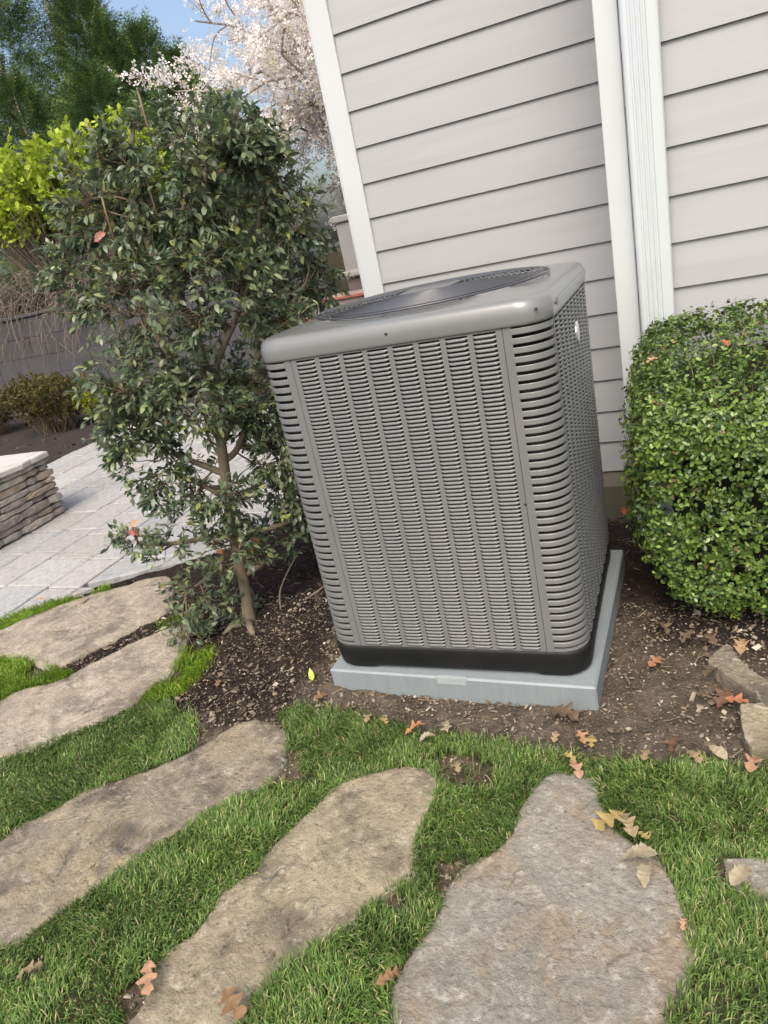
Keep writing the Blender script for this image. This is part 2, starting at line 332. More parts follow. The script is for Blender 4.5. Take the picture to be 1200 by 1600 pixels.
LEAVES_G = [(0.991, -0.477), (1.036, -0.485), (1.065, -0.572), (1.083, -0.617), (1.073, -0.511), (0.594, -0.968), (0.278, -1.089), (0.05, -1.085), (-0.259, -1.145), (1.081, 0.2), (1.246, 0.143), (1.267, 0.032), (1.243, -0.207), (1.139, -0.171), (0.923, -0.199), (0.891, -0.184), (0.837, -0.085), (0.819, -0.185), (0.396, -0.209), (0.492, -0.182), (0.452, -0.253), (0.574, -0.356), (0.896, -0.319), (0.875, -0.274), (-0.002, -0.085), (-0.083, 0.017), (0.221, -0.177), (1.274, -0.583), (1.156, -0.722), (1.097, 0.392), (1.177, 0.346), (1.248, 0.327), (1.331, 0.241), (1.068, -0.235), (1.186, -0.226), (1.32, -0.231), (-1.996, 0.538), (-1.694, 0.548), (-0.456, -0.042), (0.905, 1.503), (0.952, 1.445), (1.026, 0.962), (1.299, 0.021), (0.279, -0.186)]
EVERGREENS = [(-9.83, 11.52, 8.73, 1.29), (-8.88, 11.18, 6.9, 1.0), (-7.74, 11.24, 5.76, 0.53), (-7.2, 11.25, 5.17, 0.53), (-8.33, 11.02, 5.91, 0.71), (-10.92, 10.92, 8.54, 1.41)]
CLUMPS = [(-0.356, 0.499, 1.728, 0.379, 0.29), (-0.632, 0.423, 1.746, 0.227, 0.204), (-0.206, 0.681, 1.626, 0.246, 0.305), (-0.858, 0.371, 1.528, 0.119, 0.167), (-0.579, 0.337, 1.395, 0.253, 0.207), (-0.301, 0.415, 1.338, 0.273, 0.227), (-0.168, 0.81, 1.425, 0.15, 0.2), (-0.192, 0.632, 1.214, 0.122, 0.22), (-0.704, 0.333, 1.13, 0.206, 0.146), (-0.376, 0.6, 0.941, 0.193, 0.206), (-0.472, 0.333, 1.028, 0.19, 0.166), (-0.746, 0.313, 0.804, 0.152, 0.139), (-0.787, 0.349, 1.008, 0.125, 0.113), (-0.361, 0.608, 0.605, 0.113, 0.188), (-0.507, 0.372, 0.627, 0.14, 0.153), (-0.923, 0.284, 0.485, 0.121, 0.094), (-0.764, 0.305, 0.455, 0.132, 0.079), (-0.526, 0.363, 0.374, 0.145, 0.145), (-0.732, 0.265, 0.203, 0.148, 0.121), (-0.449, 0.621, 0.334, 0.127, 0.113), (-0.639, 0.42, 0.095, 0.084, 0.112), (-0.436, 0.572, 1.951, 0.09, 0.067), (-0.265, 0.653, 1.894, 0.158, 0.113), (-0.785, 0.239, 0.011, 0.11, 0.069), (-0.128, 0.884, 1.286, 0.078, 0.129)]
TRUNK = [(-0.583, 0.391, 0.009), (-0.56, 0.402, 0.17), (-0.536, 0.413, 0.467), (-0.503, 0.429, 0.686), (-0.484, 0.438, 0.817), (-0.467, 0.446, 0.944), (-0.462, 0.448, 1.07), (-0.46, 0.449, 1.241), (-0.477, 0.442, 1.339), (-0.499, 0.431, 1.436), (-0.518, 0.422, 1.508)]
LIMBS = [[(-0.484, 0.438, 0.817), (-0.52, 0.443, 0.899), (-0.547, 0.452, 1.054), (-0.597, 0.451, 1.162)], [(-0.491, 0.435, 0.792), (-0.427, 0.488, 0.901), (-0.369, 0.537, 0.985), (-0.28, 0.602, 1.059)], [(-0.493, 0.434, 0.739), (-0.444, 0.48, 0.772), (-0.377, 0.533, 0.908), (-0.318, 0.584, 1.094), (-0.261, 0.633, 1.273)], [(-0.559, 0.403, 1.168), (-0.615, 0.398, 1.321), (-0.65, 0.403, 1.465), (-0.684, 0.409, 1.606)], [(-0.48, 0.44, 1.344), (-0.46, 0.472, 1.447), (-0.431, 0.508, 1.572)], [(-0.458, 0.45, 1.044), (-0.39, 0.505, 1.171), (-0.297, 0.571, 1.312), (-0.228, 0.627, 1.455), (-0.191, 0.666, 1.602)], [(-0.503, 0.429, 0.686), (-0.617, 0.397, 0.762), (-0.715, 0.372, 0.834), (-0.784, 0.362, 0.924)], [(-0.523, 0.419, 0.579), (-0.601, 0.405, 0.647), (-0.693, 0.383, 0.704)], [(-0.536, 0.413, 0.438), (-0.66, 0.376, 0.43), (-0.82, 0.322, 0.433), (-0.937, 0.289, 0.459)], [(-0.539, 0.412, 0.379), (-0.444, 0.479, 0.402), (-0.352, 0.545, 0.412), (-0.289, 0.597, 0.4)], [(-0.549, 0.407, 0.291), (-0.683, 0.365, 0.254), (-0.816, 0.324, 0.183)], [(-0.552, 0.406, 0.23), (-0.479, 0.462, 0.26), (-0.423, 0.511, 0.325)], [(-0.46, 0.449, 1.241), (-0.399, 0.501, 1.386), (-0.349, 0.546, 1.531), (-0.336, 0.575, 1.701), (-0.311, 0.609, 1.821)], [(-0.499, 0.431, 1.436), (-0.427, 0.487, 1.594), (-0.373, 0.535, 1.752), (-0.399, 0.545, 1.921)], [(-0.285, 0.533, 1.101), (-0.177, 0.606, 1.216), (-0.072, 0.679, 1.329)], [(-0.518, 0.422, 1.508), (-0.537, 0.435, 1.684), (-0.521, 0.465, 1.847), (-0.489, 0.502, 1.961)]]

# ------------------------------------------------------------------ ground
for a_, b_ in (((.821, -.362), (.798, -.352)), ((.851, -.329), (.830, -.310)), ((.944, -.431), (.966, -.418)), ((.913, -.329), (.940, -.322)), ((.98, -.486), (.998, -.476)), ((.785, -.446), (.772, -.436))):
    STONES['E'][STONES['E'].index(a_)] = b_
allst = list(STONES.values())
def lawnmask(x, y, grow=0):
    m = np.zeros(len(x), bool)
    for p in LAWN.values(): m |= inpoly(x, y, p)
    return m
def baremask(x, y):
    m = np.zeros(len(x), bool)
    for p in BARE.values(): m |= inpoly(x, y, p)
    return m
def stonemask(x, y):
    m = np.zeros(len(x), bool)
    for p in allst: m |= inpoly(x, y, p)
    return m
def sstep(a, b, x): t = np.clip((x-a)/(b-a), 0, 1); return t*t*(3-2*t)
def gz(x, y):
    """ground height, without the fine crumbs"""
    P = np.stack([x, y, 0*x], 1)
    z = .010*fbm(P, 2.2, 3, 3)
    z = z - .085*sstep(.95, 1.75, y)*sstep(.3, .8, x)
    mound = np.exp(-(((x+.25)/.33)**2+((y-.55)/.5)**2)); z = z + .05*mound
    return z - .012
SOILC = np.array([.135, .112, .085]); MULCH = np.array([.034, .026, .022]); THATCH = np.array([.080, .072, .042]); DRYC = np.array([.15, .12, .08])
gx = np.arange(-3.2, 2.6, .017); gy = np.arange(-1.75, 2.2, .017)
X, Y = np.meshgrid(gx, gy); x = X.ravel(); y = Y.ravel(); P = np.stack([x, y, 0*x], 1)
jit = .05*fbm(P, 9, 41, 3)
lm = lawnmask(x+jit, y-jit) & ~baremask(x, y)
n1 = fbm(P, 14, 5, 4); n2 = fbm(P, 45, 9, 3)
w = sstep(-.02, .12, -(x+.06)+.12*n1) * sstep(-.33, -.1, y)          # mulch left of the unit
w = np.maximum(w, sstep(.35, .75, y+.1*n1))
w = np.maximum(w, sstep(.98, 1.1, x)*sstep(.18, .42, y+.1*n1))
col = SOILC*(1-w)[:, None] + MULCH*w[:, None]
col = np.where((lm)[:, None], THATCH, col); col = np.where(baremask(x, y)[:, None], DRYC, col)
col = col*(1+.5*n2+.35*n1)[:, None]
z = gz(x, y) + .011*n1*(1-.5*lm) + .010*n2 + .004*fbm(P, 120, 21, 2)
edge = np.minimum(np.minimum(x-gx[0], gx[-1]-x), np.minimum(y-gy[0], gy[-1]-y)); z = z - .06*sstep(.12, 0, edge)*0 - np.where(edge < .02, .06, 0)
z = np.where((x < -1.3-.0) & (y > .42+(x+2.1)*.85+.02), -.045, z)   # below the pavers
nx, ny = len(gx), len(gy); I = np.arange(nx*ny).reshape(ny, nx)
q = np.stack([I[:-1, :-1].ravel(), I[:-1, 1:].ravel(), I[1:, 1:].ravel(), I[1:, :-1].ravel()], 1)
obj('garden_soil', fastmesh('garden_soil', np.stack([x, y, z], 1), [q], M['soil'], np.clip(col, .004, 1), smooth=True), kind='structure')
g = 260.; me = mesh('ground', [(-g, -g, -.07), (g, -g, -.07), (g, g, -.07), (-g, g, -.07)], [(0, 1, 2, 3)], mat('far_ground', (.05, .055, .025), (.06, .05, .03), scale=40, rough=1, bump=.6, bscale=200))
obj('ground', me, kind='structure')
M['bed'] = mat('bed_mulch', (.020, .016, .014), (.045, .035, .028), scale=60, rough=1, bump=1., bscale=110, bdist=.02)
bx = np.arange(-11.5, -2.0, .06); by = np.arange(2.6, 5.95, .06); X, Y = np.meshgrid(bx, by); P = np.stack([X.ravel(), Y.ravel(), 0*X.ravel()], 1)
P2 = P.copy(); P2[:, 2] = -.01+.03*fbm(P, 5, 8, 4); keep = P[:, 0] < -4.72+.06*np.sin(P[:, 1]*2); P2[:, 2] = np.where(keep | (P[:, 1] > 5.15), P2[:, 2]+.02, -.06)
I = np.arange(len(bx)*len(by)).reshape(len(by), len(bx)); q = np.stack([I[:-1, :-1].ravel(), I[:-1, 1:].ravel(), I[1:, 1:].ravel(), I[1:, :-1].ravel()], 1)
obj('far_bed', fastmesh('far_bed', P2, [q], M['bed'], smooth=True), kind='structure')

# ------------------------------------------------------------------ patio of pavers
patio = obj('patio', mesh('patio', *box(-7.8, -1.36, -1.5, 5.2, -.066, -.050), mat('joint_sand', (.05, .05, .045), (.09, .085, .075), scale=60, rough=1)), kind='structure')
EDGE = [(-2.6, -.35), (-2.3, .03), (-2.123, .367), (-2.051, .482), (-1.907, .622), (-1.793, .753), (-1.651, .888), (-1.493, .957), (-1.359, 1.036), (-1.1, 1.25), (-.9, 1.5), (-.8, 1.9)]
def clip(poly, a, n):
    out = []
    for i in range(len(poly)):
        p, q = poly[i], poly[(i+1) % len(poly)]
        dp = (p[0]-a[0])*n[0]+(p[1]-a[1])*n[1]; dq = (q[0]-a[0])*n[0]+(q[1]-a[1])*n[1]
        if dp >= 0: out.append(p)
        if dp*dq < 0: t = dp/(dp-dq); out.append((p[0]+t*(q[0]-p[0]), p[1]+t*(q[1]-p[1])))
    return out
def paver(x0, x1, y0, y1):
    g = .0060; poly = [(x0+g, y0+g), (x1-g, y0+g), (x1-g, y1-g), (x0+g, y1-g)]
    cx, cyy = (x0+x1)/2, (y0+y1)/2
    for i in range(len(EDGE)-1):
        a, b = EDGE[i], EDGE[i+1]; d = (b[0]-a[0], b[1]-a[1]); t = ((cx-a[0])*d[0]+(cyy-a[1])*d[1])/(d[0]**2+d[1]**2)
        if (-.35 < t < 1.35): poly = clip(poly, a, (-d[1], d[0]))
        if not poly: return
    poly = clip(poly, (-4.76, 0), (1, 0)) if cyy > 2.2 else poly
    A = abs(sum(poly[i][0]*poly[(i+1) % len(poly)][1]-poly[(i+1) % len(poly)][0]*poly[i][1] for i in range(len(poly))))/2 if poly else 0
    if A < .004: return
    n = len(poly); mx = sum(p[0] for p in poly)/n; my = sum(p[1] for p in poly)/n
    h = random.uniform(-.0025, .0025); b = .007
    ins = [(p[0]+(mx-p[0])*b/max(.05, math.hypot(mx-p[0], my-p[1]))*1.4, p[1]+(my-p[1])*b/max(.05, math.hypot(mx-p[0], my-p[1]))*1.4) for p in poly]
    V = [(p[0]-mx, p[1]-my, -.052) for p in poly] + [(p[0]-mx, p[1]-my, -.012+h) for p in poly] + [(p[0]-mx, p[1]-my, -.006+h) for p in ins]
    Fc = [(i, (i+1) % n, n+(i+1) % n, n+i) for i in range(n)] + [(n+i, n+(i+1) % n, 2*n+(i+1) % n, 2*n+i) for i in range(n)] + [tuple(range(2*n, 3*n))]
    t = random.gauss(1, .07); tint = random.uniform(-.012, .012)
    c = np.array([(.375+tint)*t, .377*t, (.37-tint)*t])
    obj('paver', mesh('paver', V, Fc, M['paver'], col=np.tile(c, (3*n, 1))), patio, loc=(mx, my, .0))
cols = [-.8, -1.16, -1.52, -1.91, -2.156, -2.52]; xx = -2.52; ws = [.30, .36, .25, .30, .42, .25, .36]; k = 0
while xx > -5.0: xx -= ws[k % 7]; k += 1; cols.append(xx)
for i in range(len(cols)-1):
    x1, x0 = cols[i], cols[i+1]; yy = -1.2 + (i*.37) % .5; last = None
    while yy < 4.6:
        l = random.choice([.225, .34, .34, .45]); 
        if x0 < -2.9 and yy < -.4 - 0: yy += l; continue
        if not (x1 < -3.05 and x0 > -4.7 and yy < 1.6 and False): paver(x0, x1, yy, yy+l)
        yy += l

# ------------------------------------------------------------------ house
house = empty('house', (.3, 1.915, 0), label='house wall of pale grey lap siding with white corner boards', cat='house')
def hpart(name, VF, m, **k):
    V = [(v[0]-.3, v[1]-1.915, v[2]) for v in VF[0]]
    return obj(name, mesh(name, V, VF[1], m), house, **k)
E_ = .16565; YW, YB = 1.915, 1.267
def board(x0, x1, y, zb, zt): 
    V, Fc = prism([(y-.016, zb), (y-.0155, zb-.0005), (y+.006, zb-.0005), (y+.006, zt), (y-.0045, zt)], x0, x1)
    return V, Fc
zs = [.025+E_*i for i in range(32)]
for zb in zs: hpart('siding_board', board(-.262, .975, YW, zb, zb+E_-.0012), M['siding'])
zs2 = [1.8416-E_*11+E_*i for i in range(32)]
for zb in zs2: hpart('siding_board', board(1.05, 6.5, YB, zb, zb+E_-.0012), M['siding'])
ztop = 5.3
hpart('corner_board', box(-.372, -.262, YW-.024, YW+.085, -.02, ztop, .0025), M['white'])
hpart('corner_trim', box(-.386, -.3735, YW-.010, YW+.09, -.02, ztop, .002), M['white'])
hpart('corner_board', box(.968, 1.05, YB-.024, YB+.09, .02, ztop, .0025), M['white'])
hpart('corner_board', box(.968-.006, .9665, YB+.1, YW-.03, .02, ztop), M['siding'])
hpart('wall', box(-.36, .98, YW+.008, YW+6, -.2, ztop), M['siding'])
hpart('wall', box(.972, 6.5, YB+.008, YW+6, -.2, ztop), M['siding'])
hpart('foundation', box(-.35, .967, YW-.006, YW+.004, -.25, .024), M['found'])
hpart('foundation', box(1.0, 6.5, YB-.004, YB+.004, -.25, .018), M['found'])
hpart('soffit', box(-.75, 6.9, YB-.30, YW+6.3, ztop+.001, ztop+.09), M['white'])
V = [(-.8, YB-.35, ztop+.09), (6.95, YB-.35, ztop+.09), (6.95, YW+6.35, ztop+.09), (-.8, YW+6.35, ztop+.09), (-.8, (YB+YW+6)/2, ztop+2.2), (6.95, (YB+YW+6)/2, ztop+2.2)]
hpart('roof', (V, [(0, 1, 5, 4), (2, 3, 4, 5), (0, 4, 3), (1, 2, 5), (0, 3, 2, 1)]), M['roof'])
# downspout with flutes
x0, x1, yf_, yb_ = 1.056, 1.181, YB-.085, YB-.018
pr = [(x0, yb_), (x0, yf_+.012), (x0+.004, yf_+.004), (x0+.012, yf_)]
for i in range(4):
    cx = x0+.030+i*.0165; pr += [(cx-.0055, yf_), (cx-.0025, yf_+.0045), (cx+.0025, yf_+.0045), (cx+.0055, yf_)]
pr += [(x1-.012, yf_), (x1-.004, yf_+.004), (x1, yf_+.012), (x1, yb_)]
ds = empty('downspout', (1.118, YB-.05, 0), label='white fluted downspout running down beside the right corner board', cat='downspout')
V, Fc = prism(pr, .16, ztop-.05, axis='z'); obj('pipe', mesh('pipe', [(a-1.118, b-YB+.05, c) for a, b, c in V], Fc, M['spout']), ds)
V, Fc = prism([(a+0, b) for a, b in [(-.34, .02), (-.34, .085), (-.06, .19), (.0, .19), (.04, .15), (.04, .10), (-.04, .09)]], -.06, .06); obj('elbow', mesh('elbow', V, Fc, M['spout']), ds)
for zz in (.6, 2.9): obj('strap', mesh('strap', *box(-.068, .068, -.037, .05, zz, zz+.03, .002), M['spout']), ds)

# ------------------------------------------------------------------ equipment pad
pad = empty('equipment_pad', (.0095, 0, 0), (0, 0, -.0259), label='pale blue grey equipment pad under the air conditioner', cat='pad')
PD, PW_, PH = .905, .914, .0743
V, Fc = box(0, PW_, 0, PD, -.05, PH, .006); obj('slab', mesh('slab', V, Fc, M['pad']), pad)
obj('label_patch', mesh('label_patch', *box(.405, .505, -.0013, .012, PH-.026, PH+.0012, .0006), M['padtab']), pad)
# ------------------------------------------------------------------ air conditioner
TX, TY = -.003, .010
ac = empty('air_conditioner', (.4665, .018+.4345, PH), (-TY, 0, 0), label='large grey louvred central air conditioner standing on its pad against the house', cat='air conditioner')
W = .4345; RC = .078; ZB = .1640-PH; ZT = 1.1555-PH; SX = .3150             # half size, corner radius, panel bottom/top, seam distance from centre
def rr(h, r, n=10):
    """rounded square outline, half size h, radius r, counter-clockwise from the front left"""
    out = []
    for cx, cyy, a0 in ((h-r, -(h-r), -90), (h-r, h-r, 0), (-(h-r), h-r, 90), (-(h-r), -(h-r), 180)):
        for i in range(n+1):
            a = math.radians(a0+90*i/n); out.append((cx+r*math.cos(a), cyy+r*math.sin(a)))
    return out
def loft(loops, cap0=False, cap1=False):
    n = len(loops[0]); V = [v for l in loops for v in l]; Fc = []
    for i in range(len(loops)-1):
        Fc += [(i*n+j, i*n+(j+1) % n, (i+1)*n+(j+1) % n, (i+1)*n+j) for j in range(n)]
    if cap0: Fc.append(tuple(range(n))[::-1])
    if cap1: Fc.append(tuple(range((len(loops)-1)*n, len(loops)*n)))
    return V, Fc
# inner coil
obj('coil', mesh('coil', *loft([[(a, b, zz) for a, b in rr(W-.022, RC-.02)] for zz in (ZB+.004, ZT-.01)], True, True), M['dark'], True), ac)
fins = MB()
for i in range(0, 52):
    zz = ZB+.02+i*.0192; fins.add(loft([[(a, b, zz) for a, b in rr(W-.019, RC-.018, 6)], [(a, b, zz+.006) for a, b in rr(W-.019, RC-.018, 6)]]))
fins.build('coil_fins', mat('dull_fin', (.03, .032, .034), rough=.5), ac, kind='stuff')
# base tray with corner feet
pts = rr(W+.004, RC+.002, 8)
def trayz(a, b):
    t = min(1, max(0, (min(abs(a), abs(b)) - (W-.17))/.03)); return .009-.009*t*t*(3-2*t)
dense = []
for i in range(len(pts)):
    p, q = pts[i], pts[(i+1) % len(pts)]; L_ = math.dist(p, q); k = max(1, int(L_/.02))
    dense += [(p[0]+(q[0]-p[0])*t/k, p[1]+(q[1]-p[1])*t/k) for t in range(k)]
def sc(l, d): return [(a*(1+d/W), b*(1+d/W)) for a, b in l]
tl = [[(a, b, ZB+.002) for a, b in sc(dense, -.012)], [(a, b, ZB-.002) for a, b in sc(dense, -.001)], [(a, b, ZB-.008) for a, b in sc(dense, .001)],
      [(a, b, ZB-.030) for a, b in sc(dense, .0)], [(a, b, trayz(a, b)+.010) for a, b in sc(dense, -.003)], [(a, b, trayz(a, b)) for a, b in sc(dense, -.010)], [(a, b, trayz(a, b)+.002) for a, b in sc(dense, -.06)]]
obj('base_tray', mesh('base_tray', *loft(tl[::-1], True, True), M['black'], True), ac)
# top lid
N4 = 24
rim = rr(W+.005, RC+.006, N4-1)
def angle_pts(loop):
    return loop
nl = len(rim); RF = .392
ang = [math.atan2(b, a) for a, b in rim]
def circ(r, zz): return [(r*math.cos(t), r*math.sin(t), zz) for t in ang]
def rimz(d, zz): return [(a*(1+d/W), b*(1+d/W), zz) for a, b in rim]
LT = 1.2185-PH
def blend(t, zz): return [((1-t)*a*(1-.035/W)+t*RF*math.cos(th), (1-t)*b*(1-.035/W)+t*RF*math.sin(th), zz) for (a, b), th in zip(rim, ang)]
lid_l = [rimz(-.02, ZT-.004), rimz(-.001, ZT-.004), rimz(.000, ZT-.002), rimz(.001, ZT+.004), rimz(.001, LT-.036), rimz(-.001, LT-.026), rimz(-.005, LT-.014), rimz(-.012, LT-.0055), rimz(-.022, LT-.001), rimz(-.034, LT+.0005),
         blend(.15, LT+.002), blend(.5, LT+.005), blend(.9, LT+.009), circ(RF-.002, LT+.012), circ(RF-.005, LT+.0135), circ(RF-.010, LT+.012), circ(RF-.012, LT+.004), circ(RF-.014, LT-.06)]
obj('lid', mesh('lid', *loft(lid_l), M['lid'], True), ac)
lp = MB()   # raised rib pressed in the side of the lid
for s, a0 in ((1, 0), ):
    lp.add(box(W+.0045, W+.0085, -.30, .36, LT-.050, LT-.030, .0018))
lp.build('lid_rib', M['lid'], ac)
well = obj('fan_well', mesh('fan_well', *loft([circ(RF-.0135, LT-.06), circ(RF-.0135, LT-.30), circ(.01, LT-.31)]), M['dark'], True), ac)
def torus(r, zz, w, n=72, k=6):
    loops = []
    V = []
    for i in range(n):
        t = 2*math.pi*i/n
        for j in range(k):
            p = 2*math.pi*j/k; V.append(((r+w*math.cos(p))*math.cos(t), (r+w*math.cos(p))*math.sin(t), zz+w*math.sin(p)))
    return V, [(i*k+j, ((i+1) % n)*k+j, ((i+1) % n)*k+(j+1) % k, i*k+(j+1) % k) for i in range(n) for j in range(k)]
grille = obj('fan_grille', mesh('fan_grille', *torus(RF-.015, LT+.015, .0035), M['wire'], True), ac)
nr = 15
for i in range(nr):
    r = .108+(RF-.026-.108)*(i+.5)/nr; obj('grille_ring', mesh('grille_ring', *torus(r, LT+.0165+.012*(1-(r/RF)**2), .0024), M['wire'], True), grille)
for i in range(10):
    t = 2*math.pi*(i+.35)/10; P_ = [(r*math.cos(t), r*math.sin(t), LT+.0125+.012*(1-(r/RF)**2)) for r in np.linspace(.10, RF-.015, 8)]
    obj('grille_spoke', mesh('grille_spoke', *tube(P_, .0026, 6), M['wire'], True), grille)
hub = [circ(.112, LT+.020), circ(.112, LT+.0285), circ(.107, LT+.0305), circ(.096, LT+.0305), circ(.092, LT+.029), circ(.03, LT+.0295), circ(.001, LT+.0298)]
obj('hub_cap', mesh('hub_cap', *loft(hub), M['hubm'], True), ac)
fan = MB()
for b_ in range(4):
    V = []; Fc = []
    for i in range(6):
        r = .06+i*.052
        for j in range(5):
            t = math.radians(b_*90 + (j-2)*(13+i*1.5) + i*5); V.append((r*math.cos(t), r*math.sin(t), LT-.12-.018*(j-2)))
    Fc = [(i*5+j, i*5+j+1, (i+1)*5+j+1, (i+1)*5+j) for i in range(5) for j in range(4)]; fan.add((V, Fc))
fan.build('fan_blades', M['hubm'], ac, smooth=True)
# corner posts with curved ribs
CW = .0; PX = SX+.0015; PITCH_ = .02432
def arcpath(n=18):
    """from the front seam round the front right corner to the side seam"""
    pth = [(PX+.022, -W), (W-RC, -W)]
    pth += [(W-RC+RC*math.sin(math.radians(90*i/n)), -(W-RC)-RC*math.cos(math.radians(90*i/n))) for i in range(1, n+1)]
    pth.append((W, -(PX+.0365))) if (PX+.0365) < (W-RC) else None
    return pth
def sweep(path, prof, cap=True):
    """prof: list of (outward, z)"""
    n = len(path); k = len(prof); V = []
    for i in range(n):
        a = path[max(i-1, 0)]; b = path[min(i+1, n-1)]; t = (b[0]-a[0], b[1]-a[1]); l = math.hypot(*t) or 1; nn = (t[1]/l, -t[0]/l)
        V += [(path[i][0]+nn[0]*o, path[i][1]+nn[1]*o, zz) for o, zz in prof]
    Fc = [(i*k+j, i*k+(j+1) % k, (i+1)*k+(j+1) % k, (i+1)*k+j) for i in range(n-1) for j in range(k)]
    if cap: Fc += [tuple(range(k))[::-1], tuple(range((n-1)*k, n*k))]
    return V, Fc
AP = arcpath()
ribprof = [(-.008, -.0070), (-.0005, -.0080), (.0010, -.0072), (.0016, -.0055), (.0008, .0062), (-.0005, .0078), (-.008, .0072)]
rib_me = mesh('rib', *sweep(AP, ribprof), M['grey'])
nrib = 41; z00 = ZB+.020
post = MB()
flat = [(PX, -W), (PX+.0225, -W)]
def vsheet(path, za, zb_, th=.006): return sweep(path, [(-th, za), (0, za), (0, zb_), (-th, zb_)])
post.add(vsheet(flat, ZB, ZT+.002)); post.add(sweep([(W, -(W-RC)-.002), (W, -(W-RC)+.012)], [(-.006, ZB), (.0015, ZB), (.0015, ZT+.002), (-.006, ZT+.002)]))
full = [(PX, -W-.0003)] + AP[1:] + [(W, -(W-RC)+.012)]
post.add(sweep(AP[:1]+AP[1:], [(-.006, ZB), (.0005, ZB), (.0015, ZB+.003), (.0005, ZB+.0105), (-.006, ZB+.0105)]))
post.add(vsheet(AP, ZT-.006, ZT+.002))
post_me = mesh('corner_post', post.V, post.F, M['grey'])
def mirrored(me, sx, sy):
    m2 = me.copy(); m2.transform(Matrix.Diagonal((sx, sy, 1, 1)))
    if sx*sy < 0: m2.flip_normals()
    return m2
for sx_, sy_ in ((1, 1), (-1, 1), (1, -1), (-1, -1)):
    p = obj('corner_post', mirrored(post_me, sx_, sy_), ac); rme = mirrored(rib_me, sx_, sy_)
    for i in range(nrib):
        zz = z00+.0045+i*PITCH_
        if zz > ZT-.012: break
        obj('rib', rme, p, loc=(0, 0, zz))
# louvred panels: flat stiles with a hooded louvre on every pitch
def panel_mesh(nc=8, SX=SX):
    m = MB(); cw = .0612; cp_ = .0765; x_0 = -nc/2*cp_+(cp_-cw)/2
    xs = [(-SX, x_0)] + [(x_0+cw+i*cp_, x_0+(i+1)*cp_) for i in range(nc-1)] + [(x_0+cw+(nc-1)*cp_, SX)]
    for a, b in xs: m.add(box(a, b, -W-.0, -W+.004, ZB, ZT+.002))
    for i in range(nc): m.add(box(x_0+i*cp_, x_0+i*cp_+cw, -W, -W+.004, ZB, ZB+.006)); m.add(box(x_0+i*cp_, x_0+i*cp_+cw, -W, -W+.004, ZT-.010, ZT+.002))
    return mesh('louvre_panel', m.V, m.F, M['grey']), x_0, cw, cp_
pm, x_0, cw, cp_ = panel_mesh()
LP = .01216
def louvre():
    V = []; n = 9
    for i in range(n):
        u = i/(n-1); e = min(u, 1-u)*2; s = min(1., e/.22); s = math.sqrt(max(0, 1-(1-s)**2))
        xx = u*cw; o = .0052*s; drop = .0030*(1-s)*-1
        V += [(xx, .001, .0042), (xx, -.0024*s, .0036), (xx, -o*.86, .0008), (xx, -o, -.0028+(1-s)*.0030), (xx, -o+.0010, -.0036+(1-s)*.0036), (xx, .0012, .0016)]
    k = 6; Fc = [(i*k+j, i*k+(j+1) % k, (i+1)*k+(j+1) % k, (i+1)*k+j) for i in range(n-1) for j in range(k)]
    return V, Fc
lv = louvre(); louvre_me = mesh('louvre', *lv, M['grey'], True)
rows = [ZB+.012+LP*i for i in range(int((ZT-.010-ZB-.012)/LP)+1)]
def louvre_stuff(sel, nc=8, x_0=x_0):
    m = MB()
    for r_, zz in enumerate(rows):
        for c_ in range(nc):
            if sel(r_, c_): m.add(([(v[0]+x_0+c_*cp_, v[1]-W, v[2]+zz) for v in lv[0]], lv[1]))
    return mesh('louvres', m.V, m.F, M['grey'], True)
front = obj('front_panel', pm, ac); NR = len(rows); cut = NR-37
for r_ in range(cut, NR):
    for c_ in range(8): obj('louvre', louvre_me, front, loc=(x_0+c_*cp_, -W, rows[r_]))
obj('lower_louvres', louvre_stuff(lambda r_, c_: r_ < cut), front, kind='stuff')
allm = louvre_stuff(lambda r_, c_: True); pms, xs0, _, _ = panel_mesh(9, W-RC-.013); alls = louvre_stuff(lambda r_, c_: True, 9, xs0)
for k, nme, a_, b_ in ((1, 'side_panel', pms, alls), (2, 'back_panel', pm, allm), (3, 'side_panel', pms, alls)):
    p = obj(nme, a_, ac, rot=(0, 0, k*math.pi/2)); obj('panel_louvres', b_, p, kind='stuff')
def disc(r, d, n=10): return loft([[(r*math.cos(2*math.pi*i/n), -d0, r*math.sin(2*math.pi*i/n)) for i in range(n)][::-1] for d0, r in ((0, r), (d*.7, r), (d, r*.7))], False, True)
screw_me = mesh('screw', *disc(.0042, .003), M['screw'], True)
for (sx_, sy_, sz_, rz) in ((.0, -W-.0055, 1.183-PH, 0), (.408, -W+.004, 1.185-PH, .45), (W+.0055, .12, 1.172-PH, math.pi/2), (-.31, -W-.0002, .652-PH, 0), (.3135, -W-.0002, .658-PH, 0), (W+.0055, -.33, 1.180-PH, math.pi/2)):
    obj('screw', screw_me, ac, loc=(sx_, sy_, sz_), rot=(0, 0, rz))
n = 24; obj('badge', mesh('badge', *loft([[(W+.004+d, .035+a*math.cos(2*math.pi*i/n), 1.035-PH+b*math.sin(2*math.pi*i/n)) for i in range(n)] for d, a, b in ((-.002, .034, .034), (.003, .034, .034), (.0045, .031, .031), (.0045, .026, .026))], False, True), M['badge'], True), ac)

